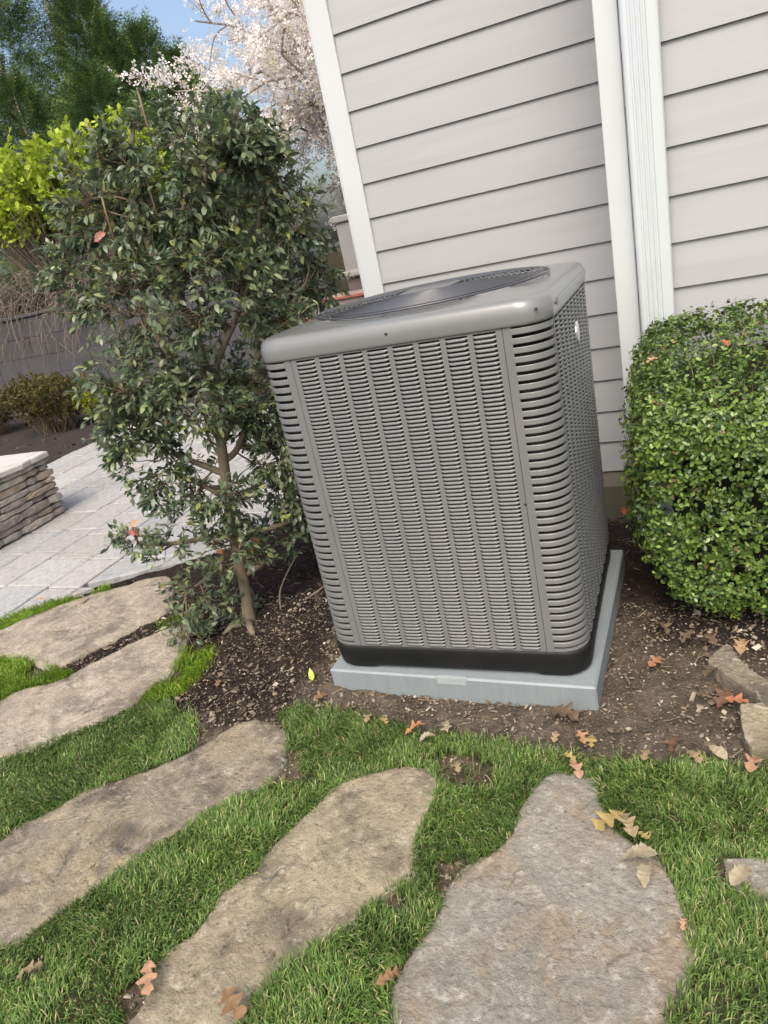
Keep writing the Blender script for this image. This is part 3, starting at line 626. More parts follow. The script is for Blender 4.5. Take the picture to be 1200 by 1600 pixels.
# ------------------------------------------------------------------ stepping stones
def unit2(v): return v/np.linalg.norm(v, axis=-1, keepdims=True)
def slab(poly, name, m, th, seed, amp=.0068, top=.003, **k):
    P = np.array(poly); c_ = P.mean(0); P = P+unit2(P-c_)*.011; poly = [tuple(p) for p in P]; n0 = len(P); cen = P.mean(0)
    Q = smoothpts([tuple(p) for p in poly]+[poly[0]], 6)[:-1]; n = len(Q)
    r = 1+ .03*fbm(np.c_[Q*1., np.zeros(n)], 12, seed, 4)[:, None]
    Q = cen+(Q-cen)*r; Q = Q + .009*np.c_[fbm(np.c_[Q, np.zeros(n)], 30, seed+5, 3), fbm(np.c_[Q, np.zeros(n)], 30, seed+9, 3)]
    K = 26; V = []
    dd = np.linalg.norm(Q-cen, axis=1)
    prof = [(1.004, -th), (1.008, -th*.4), (1.006, -.010), (1.001, -.003), (1-.006, 0.0)] + [(t, 0.0) for t in np.linspace(.955, .02, K)]
    for s_, dz in prof: V.append(np.c_[cen+(Q-cen)*s_, np.full(n, dz)])
    V = np.concatenate(V); Lk = np.repeat(np.arange(len(prof)), n)
    chip = .045*np.maximum(0, fbm(np.c_[Q, np.zeros(n)], 16, seed+21, 4)+.08)[np.tile(np.arange(n), len(prof))]*(Lk >= 3)*np.clip(1-(Lk-3)/7, 0, 1)
    V[:, :2] = cen+(V[:, :2]-cen)*(1-chip)[:, None]
    dz = amp*1.5*fbm(V, 3.0, seed, 4)+amp*.9*fbm(V, 13, seed+3, 4)+amp*.3*np.abs(fbm(V, 45, seed+7, 3))
    layer = np.abs(fbm(V, 5, seed+13, 3)); dz = dz - amp*.8*(layer < .025)
    V[:, 2] += dz + top - .004*0
    V[:, :2] -= cen
    nl_ = len(prof); q = np.array([(i*n+j, i*n+(j+1) % n, (i+1)*n+(j+1) % n, (i+1)*n+j) for i in range(nl_-1) for j in range(n)])
    capf = np.array([[(nl_-1)*n+j for j in range(n)]])
    o = obj(name, fastmesh(name, V, [q, capf], m, smooth=True), loc=(cen[0], cen[1], 0), cat='stepping stone' if name == 'stepping_stone' else 'edging stone', **k)
    return o
g = 'stepping stones set in the grass'
slab(STONES['A'], 'stepping_stone', M['slabA'], .05, 1, top=.010, label='buff stepping stone nearest the paved patio', group=g)
slab(STONES['B'], 'stepping_stone', M['slabA'], .05, 2, amp=.009, top=.014, label='pale rough stepping stone with a strip of bare soil on the patio side', group=g)
slab(STONES['C'], 'stepping_stone', M['slabC'], .05, 3, label='long brown grey stepping stone that points at the mulch under the shrub', group=g)
slab(STONES['D'], 'stepping_stone', M['slabD'], .05, 4, label='tan stepping stone with two oak leaves at its near end, front of the grey pad', group=g)
slab(STONES['E'], 'stepping_stone', M['slabE'], .05, 5, amp=.005, label='largest grey stepping stone, pear shaped, with a cracked surface', group=g)
slab(STONES['F'], 'stepping_stone', M['slabE'], .05, 6, label='stepping stone mostly out of frame in the grass at the right edge', group=g)
slab(STONES['G'], 'edging_stone', M['slabC'], .06, 7, amp=.012, top=.045, label='long pointed edging stone with oak leaves lying against it', group='edging stones under the hedge')
slab(STONES['H'], 'edging_stone', M['slabD'], .06, 8, amp=.006, top=.035, label='short square pale edging stone at the corner of the grass', group='edging stones under the hedge')

# ------------------------------------------------------------------ stacked stone wall on the patio
sw = empty('stone_wall', (-3.12, 1.3, 0), label='low wall of stacked thin stones with a pale flat cap on the patio', cat='stone wall')
obj('wall_core', mesh('wall_core', *box(-.50, -.045, -1.3, .54, -.01, .43), mat('dark_joint', (.02, .017, .015), (.035, .03, .026), scale=40, rough=1)), sw)
def rock(l, d, h, seed, b=.012):
    """irregular split stone, length l along Y, depth d along -X, height h"""
    ny_ = max(3, int(l/.035)); V = []
    prof = [(0.0-.02, .0), (-.004, .0), (0.0, .18), (.004, .5), (0, .82), (-.005, 1.), (-.02-d*0, 1.), (-d, 1.), (-d, 0)]
    prof = [(-b*1.3, 0), (-b*.2, .06), (0, .3), (0, .7), (-b*.25, .95), (-b*1.3, 1.0), (-d, 1.0), (-d, 0)]
    k = len(prof); rs = np.random.default_rng(seed)
    bul = rs.uniform(-.004, .006, (ny_, )); tilt = rs.uniform(-.12, .12)
    for i in range(ny_):
        t = i/(ny_-1); e = min(t, 1-t)*2; ins = b*(1-min(1, e*ny_/3.))
        for j, (o, v) in enumerate(prof):
            hh = h*(.5+(v-.5)*(1-.28*(1-min(1, e*ny_/2.5))))
            V.append((o-ins*.9+bul[i]+rs.normal(0, .0018), -l/2+t*l, hh+tilt*.2*h*(t-.5)+rs.normal(0, .0012)))
    return V, [(i*k+j, i*k+(j+1) % k, (i+1)*k+(j+1) % k, (i+1)*k+j) for i in range(ny_-1) for j in range(k)] + [tuple(range(k))[::-1], tuple(range((ny_-1)*k, ny_*k))]
hs = [.052, .045, .062, .042, .048, .040, .055, .046, .038]
tot = sum(hs); zc = 0.0; tones = [(.40, .36, .32), (.46, .42, .37), (.33, .295, .265), (.44, .36, .28), (.42, .39, .36), (.35, .30, .27), (.50, .46, .42)]
rs = random.Random(5)
for ci, h in enumerate(hs):
    h = h*.432/tot; yv = .575 + rs.uniform(-.012, .012)
    while yv > -1.3:
        l = rs.choice([.09, .16, .22, .30, .26, .13]); 
        if rs.random() < .12: l = .38
        c = np.array(rs.choice(tones))*rs.uniform(.85, 1.12)
        vf = rock(l-.006, rs.uniform(.16, .2), h-.004, rs.randint(0, 9999)); 
        obj('stone', mesh('stone', vf[0], vf[1], M['wstone'], col=np.tile(c, (len(vf[0]), 1))), sw, loc=(rs.uniform(-.010, .012), yv-l/2, zc+.002))
        yv -= l
    # end face towards +Y: stones laid crossways
    xv = -.17
    while xv > -.55:
        l = rs.choice([.12, .18, .25]); l = min(l, xv+.56)
        if l < .03: break
        c = np.array(rs.choice(tones))*rs.uniform(.85, 1.1); vf = rock(l-.006, .10, h-.004, rs.randint(0, 9999))
        obj('stone', mesh('stone', vf[0], vf[1], M['wstone'], col=np.tile(c, (len(vf[0]), 1))), sw, loc=(xv-l/2, .575, zc+.002), rot=(0, 0, math.pi/2)); xv -= l
    zc += h
M['cap'] = mat('pale_cap', None, (.85, .84, .82), scale=12, attr=True, rough=.85, bump=.6, bscale=35, c3=(.22, .21, .19), s3=6, c3lim=(.58, .8))
for k_, (a, b) in enumerate(((.05, .59), (-.52, .04), (-1.15, -.53))):
    n = 26; L_ = []
    outl = [(.03, a), (.035, (a+b)/2), (.025, b), (-.2, b+.008), (-.50, b-.01), (-.60, b-.03), (-.61, (a+b)/2), (-.60, a+.01), (-.3, a+.004)]
    o2 = []
    for i_ in range(len(outl)):
        p_, q_ = outl[i_], outl[(i_+1) % len(outl)]; o2 += [(p_[0]+(q_[0]-p_[0])*u_/6, p_[1]+(q_[1]-p_[1])*u_/6) for u_ in range(6)]
    Q = [np.array(p)+np.array([rs.uniform(-.014, .012), rs.uniform(-.010, .006)]) for p in o2]; cen = sum(Q)/len(Q)
    loops = [[(*(cen+(q-cen)*s_), zz) for q in Q] for s_, zz in ((.97, .434), (1.0, .440), (1.0, .468), (.985, .476), (.95, .479), (.3, .481))]
    vf = loft(loops, True, True); obj('capstone', mesh('capstone', vf[0], vf[1], M['cap'], col=np.tile((.50, .49, .465), (len(vf[0]), 1))), sw)

# ------------------------------------------------------------------ retaining wall and terrace behind the far bed
rw = empty('retaining_wall', (-7, 5.9, 0), label='grey block retaining wall behind the far planting bed', cat='wall')
bl = 0
for r_ in range(5):
    xx = -6.0 + (r_ % 2)*.3
    while xx < 5.6 - 1.4:
        wd = .6 + .04*rs.uniform(-1, 1)
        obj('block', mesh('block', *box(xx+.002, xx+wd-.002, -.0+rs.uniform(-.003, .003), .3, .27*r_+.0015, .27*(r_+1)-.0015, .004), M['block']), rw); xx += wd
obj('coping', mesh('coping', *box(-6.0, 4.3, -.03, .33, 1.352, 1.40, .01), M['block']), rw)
tm = mat('terrace_soil', (.04, .04, .02), (.06, .05, .03), scale=30, rough=1, bump=.8, bscale=80)
obj('upper_terrace', mesh('upper_terrace', *box(-40, 10, 6.15, 60, -.06, 1.33), tm), kind='structure')

gp = empty('rendered_pier', (-1.4, 5.25, 0), label='grey rendered pier glimpsed between the shrub and the house corner', cat='pier')
obj('shaft', mesh('shaft', *box(-.58, .9, 0, .5, -.06, 1.60, .01), M['render']), gp)
obj('cap', mesh('cap', *box(-.60, .92, -.03, .53, 1.602, 1.67, .012), M['render']), gp)
bs = empty('stone_plinth', (-1.5, 4.85, 0), label='brown stone plinth with a pale capstone in front of the grey pier', cat='plinth')
obj('block', mesh('block', *box(-.30, .9, 0, .36, -.06, 1.09, .02), M['brownstone']), bs)
obj('capstone', mesh('capstone', *box(-.36, .95, -.05, .40, 1.093, 1.15, .015), M['capst']), bs)
for k_, (a, b, c, zt, lab) in enumerate(((-2.1, -1.3, 4.45, .965, 'upper pink flagstone step with a red front edge'), (-2.25, -1.25, 4.12, .855, 'lower pink flagstone step with a red front edge'))):
    st = empty('flagstone_step', (a, c, 0), label=lab, cat='step', group='flagstone steps beyond the shrub')
    obj('riser', mesh('riser', *box(.03, b-a-.03, .03, .38, -.06, zt-.032, .01), M['capst']), st)
    obj('tread', mesh('tread', *box(0, b-a, .012, .40, zt-.03, zt, .008), M['pink']), st)
    obj('tread_edge', mesh('tread_edge', *box(.0, b-a, -.004, .0105, zt-.028, zt-.002, .003), M['rededge']), st)

# ------------------------------------------------------------------ plants
def unit(v): return v/np.linalg.norm(v, axis=-1, keepdims=True)
def randdir(n, r=rng): return unit(r.normal(size=(n, 3)))
LEAF = [(0, 0, 0), (0, .33, .02), (0, .68, .0), (0, 1, -.10), (-.20, .30, .055), (.20, .30, .055), (-.19, .64, .035), (.19, .64, .035)]
LEAFF = [(0, 1, 4), (0, 5, 1), (4, 1, 2, 6), (1, 5, 7, 2), (6, 2, 3), (2, 7, 3)]
def pick_colors(n, pal, jit=.15, r=rng):
    pal = np.array(pal); w = pal[:, 3]/pal[:, 3].sum(); i = r.choice(len(pal), n, p=w)
    return pal[i, :3]*np.clip(1+jit*r.normal(size=(n, 1)), .5, 1.7)
def twig_mesh(name, segs, m):
    """segs: list of (points, r0, r1)"""
    b = MB()
    for pts, r0, r1 in segs: b.add(tube(pts, np.linspace(r0, r1, len(pts)), 3 if r0 < .006 else 5, False))
    return fastmesh(name, b.V, [np.array(b.F)], m, smooth=True)

# camellia
CLUMPS = [(*CLUMPS[0][:4], .235)] + CLUMPS[1:] + [(-.50, .45, 1.88, .13, .11), (-.17, .66, 1.84, .12, .10), (-.80, .32, .90, .15, .13), (-.70, .32, .66, .12, .10), (-.30, .55, .75, .13, .18), (-.27, .62, .50, .12, .14), (-.33, .50, .95, .13, .12)]
BASE = np.array(TRUNK[0])
cam_o = empty('camellia_shrub', tuple(BASE), label='tall glossy leaved camellia shrub leaning beside the air conditioner', cat='shrub')
rel = lambda P_: [tuple(np.array(p)-BASE) for p in P_]
tp = smoothpts(TRUNK, 4); tp[0, 2] -= .03
rad = np.interp(np.linspace(0, 1, len(tp)), [0, .03, .1, .4, .7, 1], [.038, .030, .025, .021, .017, .009])
obj('trunk', mesh('trunk', *tube(tp-BASE, rad, 10), M['bark'], True), cam_o)
skel = [(p, 0) for p in tp[6:]]
for b_ in LIMBS:
    lp_ = smoothpts(b_, 5); lp_ += .008*np.c_[fbm(lp_, 7, 1, 2), fbm(lp_, 7, 2, 2), fbm(lp_, 7, 3, 2)]
    obj('limb', mesh('limb', *tube(lp_-BASE, np.linspace(.015, .006, len(lp_)), 7), M['bark'], True), cam_o)
    skel += [(p, 1) for p in lp_]
for s_ in ([(-.59, .40, .0), (-.63, .33, .03), (-.68, .29, -.01)], [(-.57, .37, .02), (-.52, .31, .015), (-.47, .28, -.01)]):
    obj('root', mesh('root', *tube(np.array(s_)-BASE, [.022, .014, .006], 7), M['bark'], True), cam_o)
SK = np.array([p for p, _ in skel])
segs = []; tips = []; tdir = []
rc = np.random.default_rng(11)
for ci, (cx, cyy, cz, rx, rz) in enumerate(CLUMPS):
    c0 = np.array([cx, cyy, cz]); vol = rx*rz*min(rx, .22)*4.2
    sub = []
    for _ in range(max(3, int(11*math.sqrt(rx*rz)/.2))):
        p = c0 + rc.uniform(.1, .85)*unit(rc.normal(size=3))*np.array([rx, min(rx, .24), rz])
        d = np.linalg.norm(SK-p, axis=1) + .5*np.maximum(0, SK[:, 2]-p[2]); a = SK[d.argmin()]
        mid = (a+p)/2 + np.array([0, 0, -.04])*np.linalg.norm(p-a) + .02*rc.normal(size=3)
        pts = smoothpts([a, mid, p], 4); segs.append((pts-BASE, .0052, .0026)); sub.append(pts)
    S2 = np.concatenate(sub)
    ntw = int(44 + 15500*rx*rz*min(rx, .24))
    sparse = .45 if ci in (15, 16, 18, 20, 23) else 1.
    for _ in range(int(ntw*sparse)):
        u = unit(rc.normal(size=3)); rr_ = rc.uniform(.2, 1)**.42
        if noise(np.array([c0+u*rr_*.3]), 6, 77)[0] < -.22: continue
        p = c0 + rr_*u*np.array([rx, min(rx, .24), rz])*(rc.uniform(.8, 1.1) if rc.random() < .85 else rc.uniform(1.05, 1.32))
        if (p[1] < .46 and abs(p[0]+.505) < .055 and 1.28 < p[2] < 1.50) or (p[1] < .44 and abs(p[0]+.49) < .045 and .66 < p[2] < .84): continue
        if p[0] > -.015 and p[2] < 1.26 and p[1] < .98 and p[1] > -.02: p[0] = -.02-.03*rc.random()
        if p[2] < .03: p[2] = .03+.04*rc.random()
        a = S2[np.linalg.norm(S2-p, axis=1).argmin()]
        if np.linalg.norm(p-a) > .22: a = p + (a-p)*.22/np.linalg.norm(p-a)
        dr = unit(p-a + .05*u + np.array([0, 0, .03])); tip = p+dr*.03
        pts = smoothpts([a, (a+p)/2+.012*rc.normal(size=3), tip], 3); segs.append((pts-BASE, .0021, .0012)); tips.append(pts); tdir.append(dr)
obj('twigs', twig_mesh('twigs', segs, M['twig']), cam_o, kind='stuff')
lp_, ly, lcn = [], [], []
for pts, dr in zip(tips, tdir):
    k = rc.integers(7, 13); L_ = len(pts)
    tone = rc.random()
    for j in range(k):
        t = 1-.62*(j/k)**1.1; f = t*(L_-1); i = int(min(L_-2, math.floor(f))); p = pts[i]+(pts[i+1]-pts[i])*(f-i)
        side = unit(np.cross(dr, rc.normal(size=3))); y_ = unit(.55*dr + .8*side + np.array([0, 0, -.30]) + (.5*dr if j < 2 else 0))
        lp_.append(p); ly.append(y_); lcn.append(tone)
lp_ = np.array(lp_); ly = np.array(ly); lcn = np.array(lcn); nL = len(lp_)
PALC = [(.13, .175, .095, 4), (.095, .14, .08, 3), (.18, .225, .13, 3), (.23, .28, .13, 1.8), (.06, .10, .06, 1.), (.29, .33, .10, .6), (.20, .12, .05, .05)]
lc = pick_colors(nL, PALC, .14, rc)*(.8+.4*lcn)[:, None]
front_ = (lp_@np.array([.43, -.903, 0.])); front_ -= front_.min()
lscale = rc.uniform(.022, .044, nL)
rot = frames(ly, rc.normal(0, .55, nL))
sel = np.argsort(-(front_ + .25*rc.random(nL)+6*(lscale-.035)))[:300]; mask = np.ones(nL, bool); mask[sel] = False
obj('crown', scatter('crown', LEAF, LEAFF, lp_[mask]-BASE, rot[mask], lscale[mask], lc[mask], M['leafc'], True), cam_o, kind='stuff')
lm_ = []
for c in ((.12, .165, .09), (.16, .205, .115), (.09, .135, .075), (.21, .26, .115), (.27, .31, .10), (.06, .10, .06)):
    lm_.append(mesh('leaf', LEAF, LEAFF, M['leafc'], True, np.tile(c, (len(LEAF), 1))))
for n_, i in enumerate(sel):
    o = bpy.data.objects.new('leaf', lm_[[0, 1, 2, 0, 1, 3, 0, 5, 1, 2, 4, 0][n_ % 12]]); SC.collection.objects.link(o); o.parent = cam_o
    mt = Matrix([[*rot[i][r_]*lscale[i], (lp_[i]-BASE)[r_]] for r_ in range(3)]+[[0, 0, 0, 1]]); o.matrix_local = mt
# cut stem tips standing out of the crown
for (x_, y_, z_, l_, t_) in ((-.62, .43, 1.93, .10, -.1), (-.44, .50, 1.98, .12, .02), (-.42, .38, 1.72, .10, .0), (-.63, .38, 1.70, .09, .06), (-.30, .62, 1.98, .09, .05)):
    obj('cut_stem', mesh('cut_stem', *tube(np.array([(x_, y_, z_-.12), (x_+t_*.03, y_, z_), (x_+t_*.1, y_, z_+l_*.6)])-BASE, [.0042, .004, .0034], 6), mat('tan_stem', (.21, .15, .095), (.16, .115, .07), scale=30, rough=.7), True), cam_o)

# bare broken stems on the mulch beside the trunk
for pts, lab in (([(-.455, .46, .03), (-.46, .50, .10), (-.43, .56, .17), (-.40, .62, .22)], 'thin bare forked twig rising from the mulch just behind the camellia trunk'),
                 ([(-.36, .52, .045), (-.30, .55, .075), (-.235, .56, .12), (-.23, .58, .16)], 'pale bare bent twig lying on dark mulch left of the air conditioner')):
    o = obj('fallen_twig', mesh('fallen_twig', *tube(smoothpts(pts, 4), .004, 6), M['greytwig'], True), label=lab, cat='twig')

# clipped hedge
hx0, hx1, hy0, hy1, hz0, hz1 = 1.030, 2.5, .39, 1.19, .02, .930
hc = np.array([(hx0+hx1)/2, (hy0+hy1)/2, (hz0+hz1)/2]); hh = np.array([(hx1-hx0)/2, (hy1-hy0)/2, (hz1-hz0)/2])
def hedge_surf(D, inset=0., lump=.03):
    """D (n,3) on the unit cube surface -> points of the clipped hedge surface and outward normals"""
    D = D.copy(); s = (np.abs(D)**9).sum(1)**(-1/9.); P = D*s[:, None]
    q = hc + P*(hh-inset)
    Nn = unit(np.sign(D)*np.abs(P)**6/(hh[None]))
    q = q + Nn*(lump*fbm(q, 3.5, 12, 3)+.012*fbm(q, 14, 15, 2))[:, None]
    t = np.clip((hy1-q[:, 1])/(hy1-hy0), 0, 1); q[:, 2] -= .15*t**1.5*np.clip(q[:, 2]/hz1, 0, 1)
    low = np.clip(1-q[:, 2]/.3, 0, 1); q[:, 0] += .13*low*(q[:, 0] < hc[0]); q[:, 1] += .03*low*(q[:, 1] < hc[1])
    return q, Nn
hedge = empty('clipped_hedge', (hc[0], hc[1], 0), label='clipped green hedge with small glossy leaves right of the air conditioner', cat='hedge')
HB = np.array([hc[0], hc[1], 0])
def cubesamp(n, r, w=(5, 1.4, 4.0, .12, .12, .12)):
    f = r.choice(6, n, p=np.array(w)/sum(w)); uv = r.uniform(-1, 1, (n, 2)); D = np.zeros((n, 3))
    for k_, (ax, sg) in enumerate(((1, -1), (0, -1), (2, 1), (1, 1), (0, 1), (2, -1))):
        m = f == k_; o = [a for a in range(3) if a != ax]; D[m, ax] = sg; D[m, o[0]] = uv[m, 0]; D[m, o[1]] = uv[m, 1]
    return D
g_ = np.linspace(-1, 1, 25); cv, cf = [], []
for ax in range(3):
    for sg in (-1, 1):
        A, B = np.meshgrid(g_, g_); D = np.zeros((625, 3)); o = [a for a in range(3) if a != ax]; D[:, ax] = sg; D[:, o[0]] = A.ravel(); D[:, o[1]] = B.ravel()
        I = np.arange(625).reshape(25, 25)+625*len(cv); cv.append(D); cf.append(np.stack([I[:-1, :-1].ravel(), I[:-1, 1:].ravel(), I[1:, 1:].ravel(), I[1:, :-1].ravel()], 1))
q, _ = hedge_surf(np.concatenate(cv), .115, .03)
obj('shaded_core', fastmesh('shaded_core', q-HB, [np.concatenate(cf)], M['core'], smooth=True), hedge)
rh = np.random.default_rng(3)
def shoulder(D):
    m = rh.random(len(D)) < .25; D[m, 2] = rh.uniform(.6, 1.0, m.sum()); D[m, 1] = -1.; return D
D = shoulder(cubesamp(13500, rh)); q, Nn = hedge_surf(D)
hole = fbm(q, 6.5, 31, 3); keepm = (hole > -.27) | (q[:, 2] > .60) | (rh.random(len(q)) < .25); q, Nn = q[keepm], Nn[keepm]
inn = rh.uniform(0, 1, len(q))**1.6*.062 - .008; q = q - Nn*inn[:, None]
sd = unit(Nn*.75+.75*rh.normal(size=Nn.shape)+np.array([0, 0, .25]))   # sprig direction
hl, hyv, hn, hcol, hsc = [], [], [], [], []
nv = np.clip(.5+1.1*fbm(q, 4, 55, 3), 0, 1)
PALH = [(.080, .135, .028, 4), (.115, .185, .038, 4), (.17, .25, .05, 3), (.038, .08, .026, 2), (.21, .28, .07, .9), (.17, .11, .06, .15)]
for j in range(5):
    al = sd*(j*.0065); side = unit(np.cross(sd, rh.normal(size=sd.shape)))
    hl.append(q+al); hyv.append(unit(side*(.9 if j < 4 else .2)+sd*.6)); hn.append(unit(sd+.45*Nn+.4*rh.normal(size=sd.shape)))
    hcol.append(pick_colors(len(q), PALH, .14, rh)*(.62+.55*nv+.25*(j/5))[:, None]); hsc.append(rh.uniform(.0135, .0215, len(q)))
hl, hyv, hn, hcol, hsc = map(np.concatenate, (hl, hyv, hn, hcol, hsc))
HL = [(0, 0, 0), (-.24, .35, .05), (.24, .35, .05), (-.26, .72, .04), (.26, .72, .04), (0, 1, -.02), (0, .5, -.01)]
HF = [(0, 6, 1), (0, 2, 6), (1, 6, 5, 3), (6, 2, 4, 5)]
obj('foliage', scatter('foliage', HL, HF, hl-HB, frames_n(hn, hyv), hsc, hcol, M['leafh'], True), hedge, kind='stuff')
segs = []
for i in rh.choice(len(q), 1500): segs.append((np.array([q[i]-Nn[i]*.06, q[i], q[i]+sd[i]*.03*rh.uniform(.6, 1.2)])-HB, .0016, .0008))
obj('sprig_stems', twig_mesh('sprig_stems', segs, mat('green_stem', (.20, .22, .08), (.13, .12, .06), scale=20, rough=.7)), hedge, kind='stuff')
for k_ in range(7):
    xb = 1.2+k_*.18; obj('stem', mesh('stem', *tube(np.array([(xb, .75, -.03), (xb+.02, .73, .12), (xb-.02, .76, .4)])-HB, [.012, .010, .006], 6), M['twig'], True), hedge)

# evergreens beyond the terrace
SPR = [(0, 0, 0)]; SPF = []
def spray_template():
    V = []; Fc = []
    for i in range(5):
        t = i/4; L_ = .36*(1-.55*t)+.05; w_ = .030
        for s in (-1, 1):
            a = len(V); y0 = t*.86; V += [(0, y0-w_, 0), (0, y0+w_, .0), (s*L_*.75, y0+L_*.72, -.05)]; Fc.append((a, a+1, a+2) if s < 0 else (a+1, a, a+2))
    a = len(V); V += [(-.018, 0, .0), (.018, 0, 0), (0, 1.08, -.03)]; Fc.append((a, a+1, a+2)); return V, Fc
SPV, SPFC = spray_template()
def evergreen(loc, h, r, label, seed, n, pal, zb=1.3, droop=-.1, size=(.18, .38)):
    rs_ = np.random.default_rng(seed); t0 = empty('evergreen_tree', (loc[0], loc[1], zb), label=label, cat='tree', group='evergreen trees behind the terrace')
    obj('trunk', mesh('trunk', *tube([(0, 0, -.05), (0, 0, h*.5), (.03, 0, h*.97)], [r*.09, r*.05, .01], 7), M['darkbark'], True), t0)
    t = rs_.uniform(0, 1, n)**1.15; a = rs_.uniform(0, 2*math.pi, n)
    lob = 1+.22*np.sin(a*3+t*9+seed)+.16*np.sin(a*7+t*17)+.12*rs_.normal(size=n)
    prof = np.interp(t, [0, .1, .35, .7, .9, 1], [.75, 1., .95, .55, .25, .03])
    rr_ = r*prof*lob*rs_.uniform(.25, 1.04, n)**.45; P_ = np.stack([rr_*np.cos(a), rr_*np.sin(a), t*h], 1)
    dr = unit(np.stack([np.cos(a), np.sin(a), droop+.9*t+.35*rs_.normal(size=n)], 1)+.35*rs_.normal(size=(n, 3)))
    col_ = pick_colors(n, pal, .2, rs_)
    obj('crown', scatter('crown', SPV, SPFC, P_, frames(dr, rs_.normal(0, .9, n)), rs_.uniform(*size, n), col_, M['needle']), t0, kind='stuff')
PE = [(.070, .130, .042, 4), (.11, .18, .050, 3), (.038, .08, .034, 2), (.17, .24, .06, 1.6)]
PE2 = [(.075, .125, .028, 3), (.11, .16, .035, 2), (.045, .085, .02, 2)]
for k_, ((x_, y_, zt, r_), lab) in enumerate(zip(EVERGREENS, ('dark evergreen filling the top left corner of the view', 'dark evergreen with a pointed top right of the corner one', 'slim pointed evergreen before the blossom', 'small yellow green conifer with feathery top before the blossom', 'short dense evergreen between the two pointed tops', 'tall evergreen at the far left, mostly outside the view'))):
    evergreen((x_, y_), zt-1.3, max(r_*1.35, .95), lab, 20+k_, 6200 if r_ > .8 else 4300, PE2 if k_ == 3 else PE)
for k_, ((x_, y_, h_, r_), lab) in enumerate((((-9.6, 9.6, 3.9, 1.5), 'broad dark evergreen bush behind the lime shrub, leftmost'), ((-7.7, 9.4, 3.5, 1.4), 'broad dark evergreen bush directly behind the lime shrub'), ((-6.3, 9.7, 3.1, 1.2), 'low dark evergreen bush between lime shrub and blossom'))):
    evergreen((x_, y_), h_, r_, lab, 50+k_, 4800, PE)
# young conifer behind the camellia
cj = empty('young_conifer', (-1.41, 2.72, 0), label='young feathery conifer whose tip shows above the camellia before the blossom', cat='conifer')
rs_ = np.random.default_rng(8); n = 1500; t = rs_.uniform(.3, 1, n); a = rs_.uniform(0, 6.283, n); r_ = .30*(1.03-t)**.8*rs_.uniform(.3, 1.1, n)
obj('trunk', mesh('trunk', *tube([(0, 0, -.05), (.01, 0, 1.2), (0, 0, 2.42)], [.03, .018, .004], 6), M['bark'], True), cj)
obj('crown', scatter('crown', SPV, SPFC, np.stack([r_*np.cos(a), r_*np.sin(a), t*2.42], 1), frames(unit(np.stack([np.cos(a), np.sin(a), .5+.5*t], 1)+.3*rs_.normal(size=(n, 3))), rs_.normal(0, .8, n)), rs_.uniform(.06, .12, n), pick_colors(n, [(.07, .11, .03, 2), (.11, .15, .05, 2), (.04, .07, .025, 1)], .2, rs_), M['needle']), cj, kind='stuff')

# cherry in blossom
ch = empty('cherry_tree', (-2.4, 10.1, 1.3), label='white blossoming cherry tree behind the house corner', cat='tree')
CB = np.array([-2.4, 10.1, 1.3]); rcx = np.random.default_rng(17); allseg = []; bl_p = []
def grow(p, d, L_, r0, lev):
    pts = [p]; n = 6
    for i in range(n):
        d = unit(d + .13*rcx.normal(size=3)+np.array([0, 0, -.03 if lev > 1 else .03])); pts.append(pts[-1]+d*L_/n)
    pts = np.array(pts); (allseg.append((pts-CB, r0, r0*.45, lev)) if lev < 4 or rcx.random() < .4 else None)
    if lev >= 2:
        for i in range(n+1):
            for _ in range(8 if lev == 2 else 12): bl_p.append((pts[i]+.5*(pts[min(i+1, n)]-pts[i])*rcx.random()+.06*rcx.normal(size=3)))
    if lev < 4:
        for k_ in range({0: 0, 1: 8, 2: 6, 3: 4}.get(lev, 0)):
            i = rcx.integers(1, n+1); sd_ = unit(np.cross(d, rcx.normal(size=3))); grow(pts[i], unit(d*.75+sd_*.75+np.array([0, 0, .12])), L_*rcx.uniform(.42, .62), r0*.5, lev+1)
grow(CB+np.array([0, 0, -.05]), np.array([-.05, 0, 1.]), 1.3, .13, 0)
top = CB+np.array([-.06, 0, 1.2])
for d in ((-.95, -.15, .62), (-.55, .3, 1.0), (-.15, -.2, 1.1), (.4, .1, 1.), (-1., .3, .35), (.8, .3, .6), (-.7, -.5, .9), (-.35, -.1, 1.2), (-.2, -.6, .5), (-.9, 0, .9), (-.5, -.3, .3)):
    grow(top, unit(np.array(d)), rcx.uniform(2.2, 3.0), .05, 1)
obj('trunk', twig_mesh('trunk', [(s_[0], s_[1], s_[2]) for s_ in allseg if s_[3] == 0], M['darkbark']), ch)
obj('branches', twig_mesh('branches', [(s_[0], s_[1], s_[2]) for s_ in allseg if s_[3] > 0], M['darkbark']), ch, kind='stuff')
bp = np.array(bl_p); print('blossom clusters', len(bp))
if len(bp) > 50000: bp = bp[rcx.choice(len(bp), 50000, replace=False)]
PT = []; PF = []
for k_ in range(3):
    a = k_*2.09; c_, s_ = math.cos(a), math.sin(a); o = len(PT); PT += [(0, 0, 0), (c_*.9-s_*.5, s_*.9+c_*.5, .35), (c_*1.1, s_*1.1, .2), (c_*.9+s_*.5, s_*.9-c_*.5, .35)]; PF.append((o, o+1, o+2, o+3))
n = len(bp); d_ = randdir(n, rcx)
obj('blossom', scatter('blossom', PT, PF, bp-CB, frames(d_, rcx.uniform(0, 6, n)), rcx.uniform(.022, .050, n), pick_colors(n, [(.93, .88, .86, 4), (.95, .93, .90, 4), (.84, .76, .72, 1), (.62, .60, .34, .5)], .05, rcx), M['petal']), ch, kind='stuff')

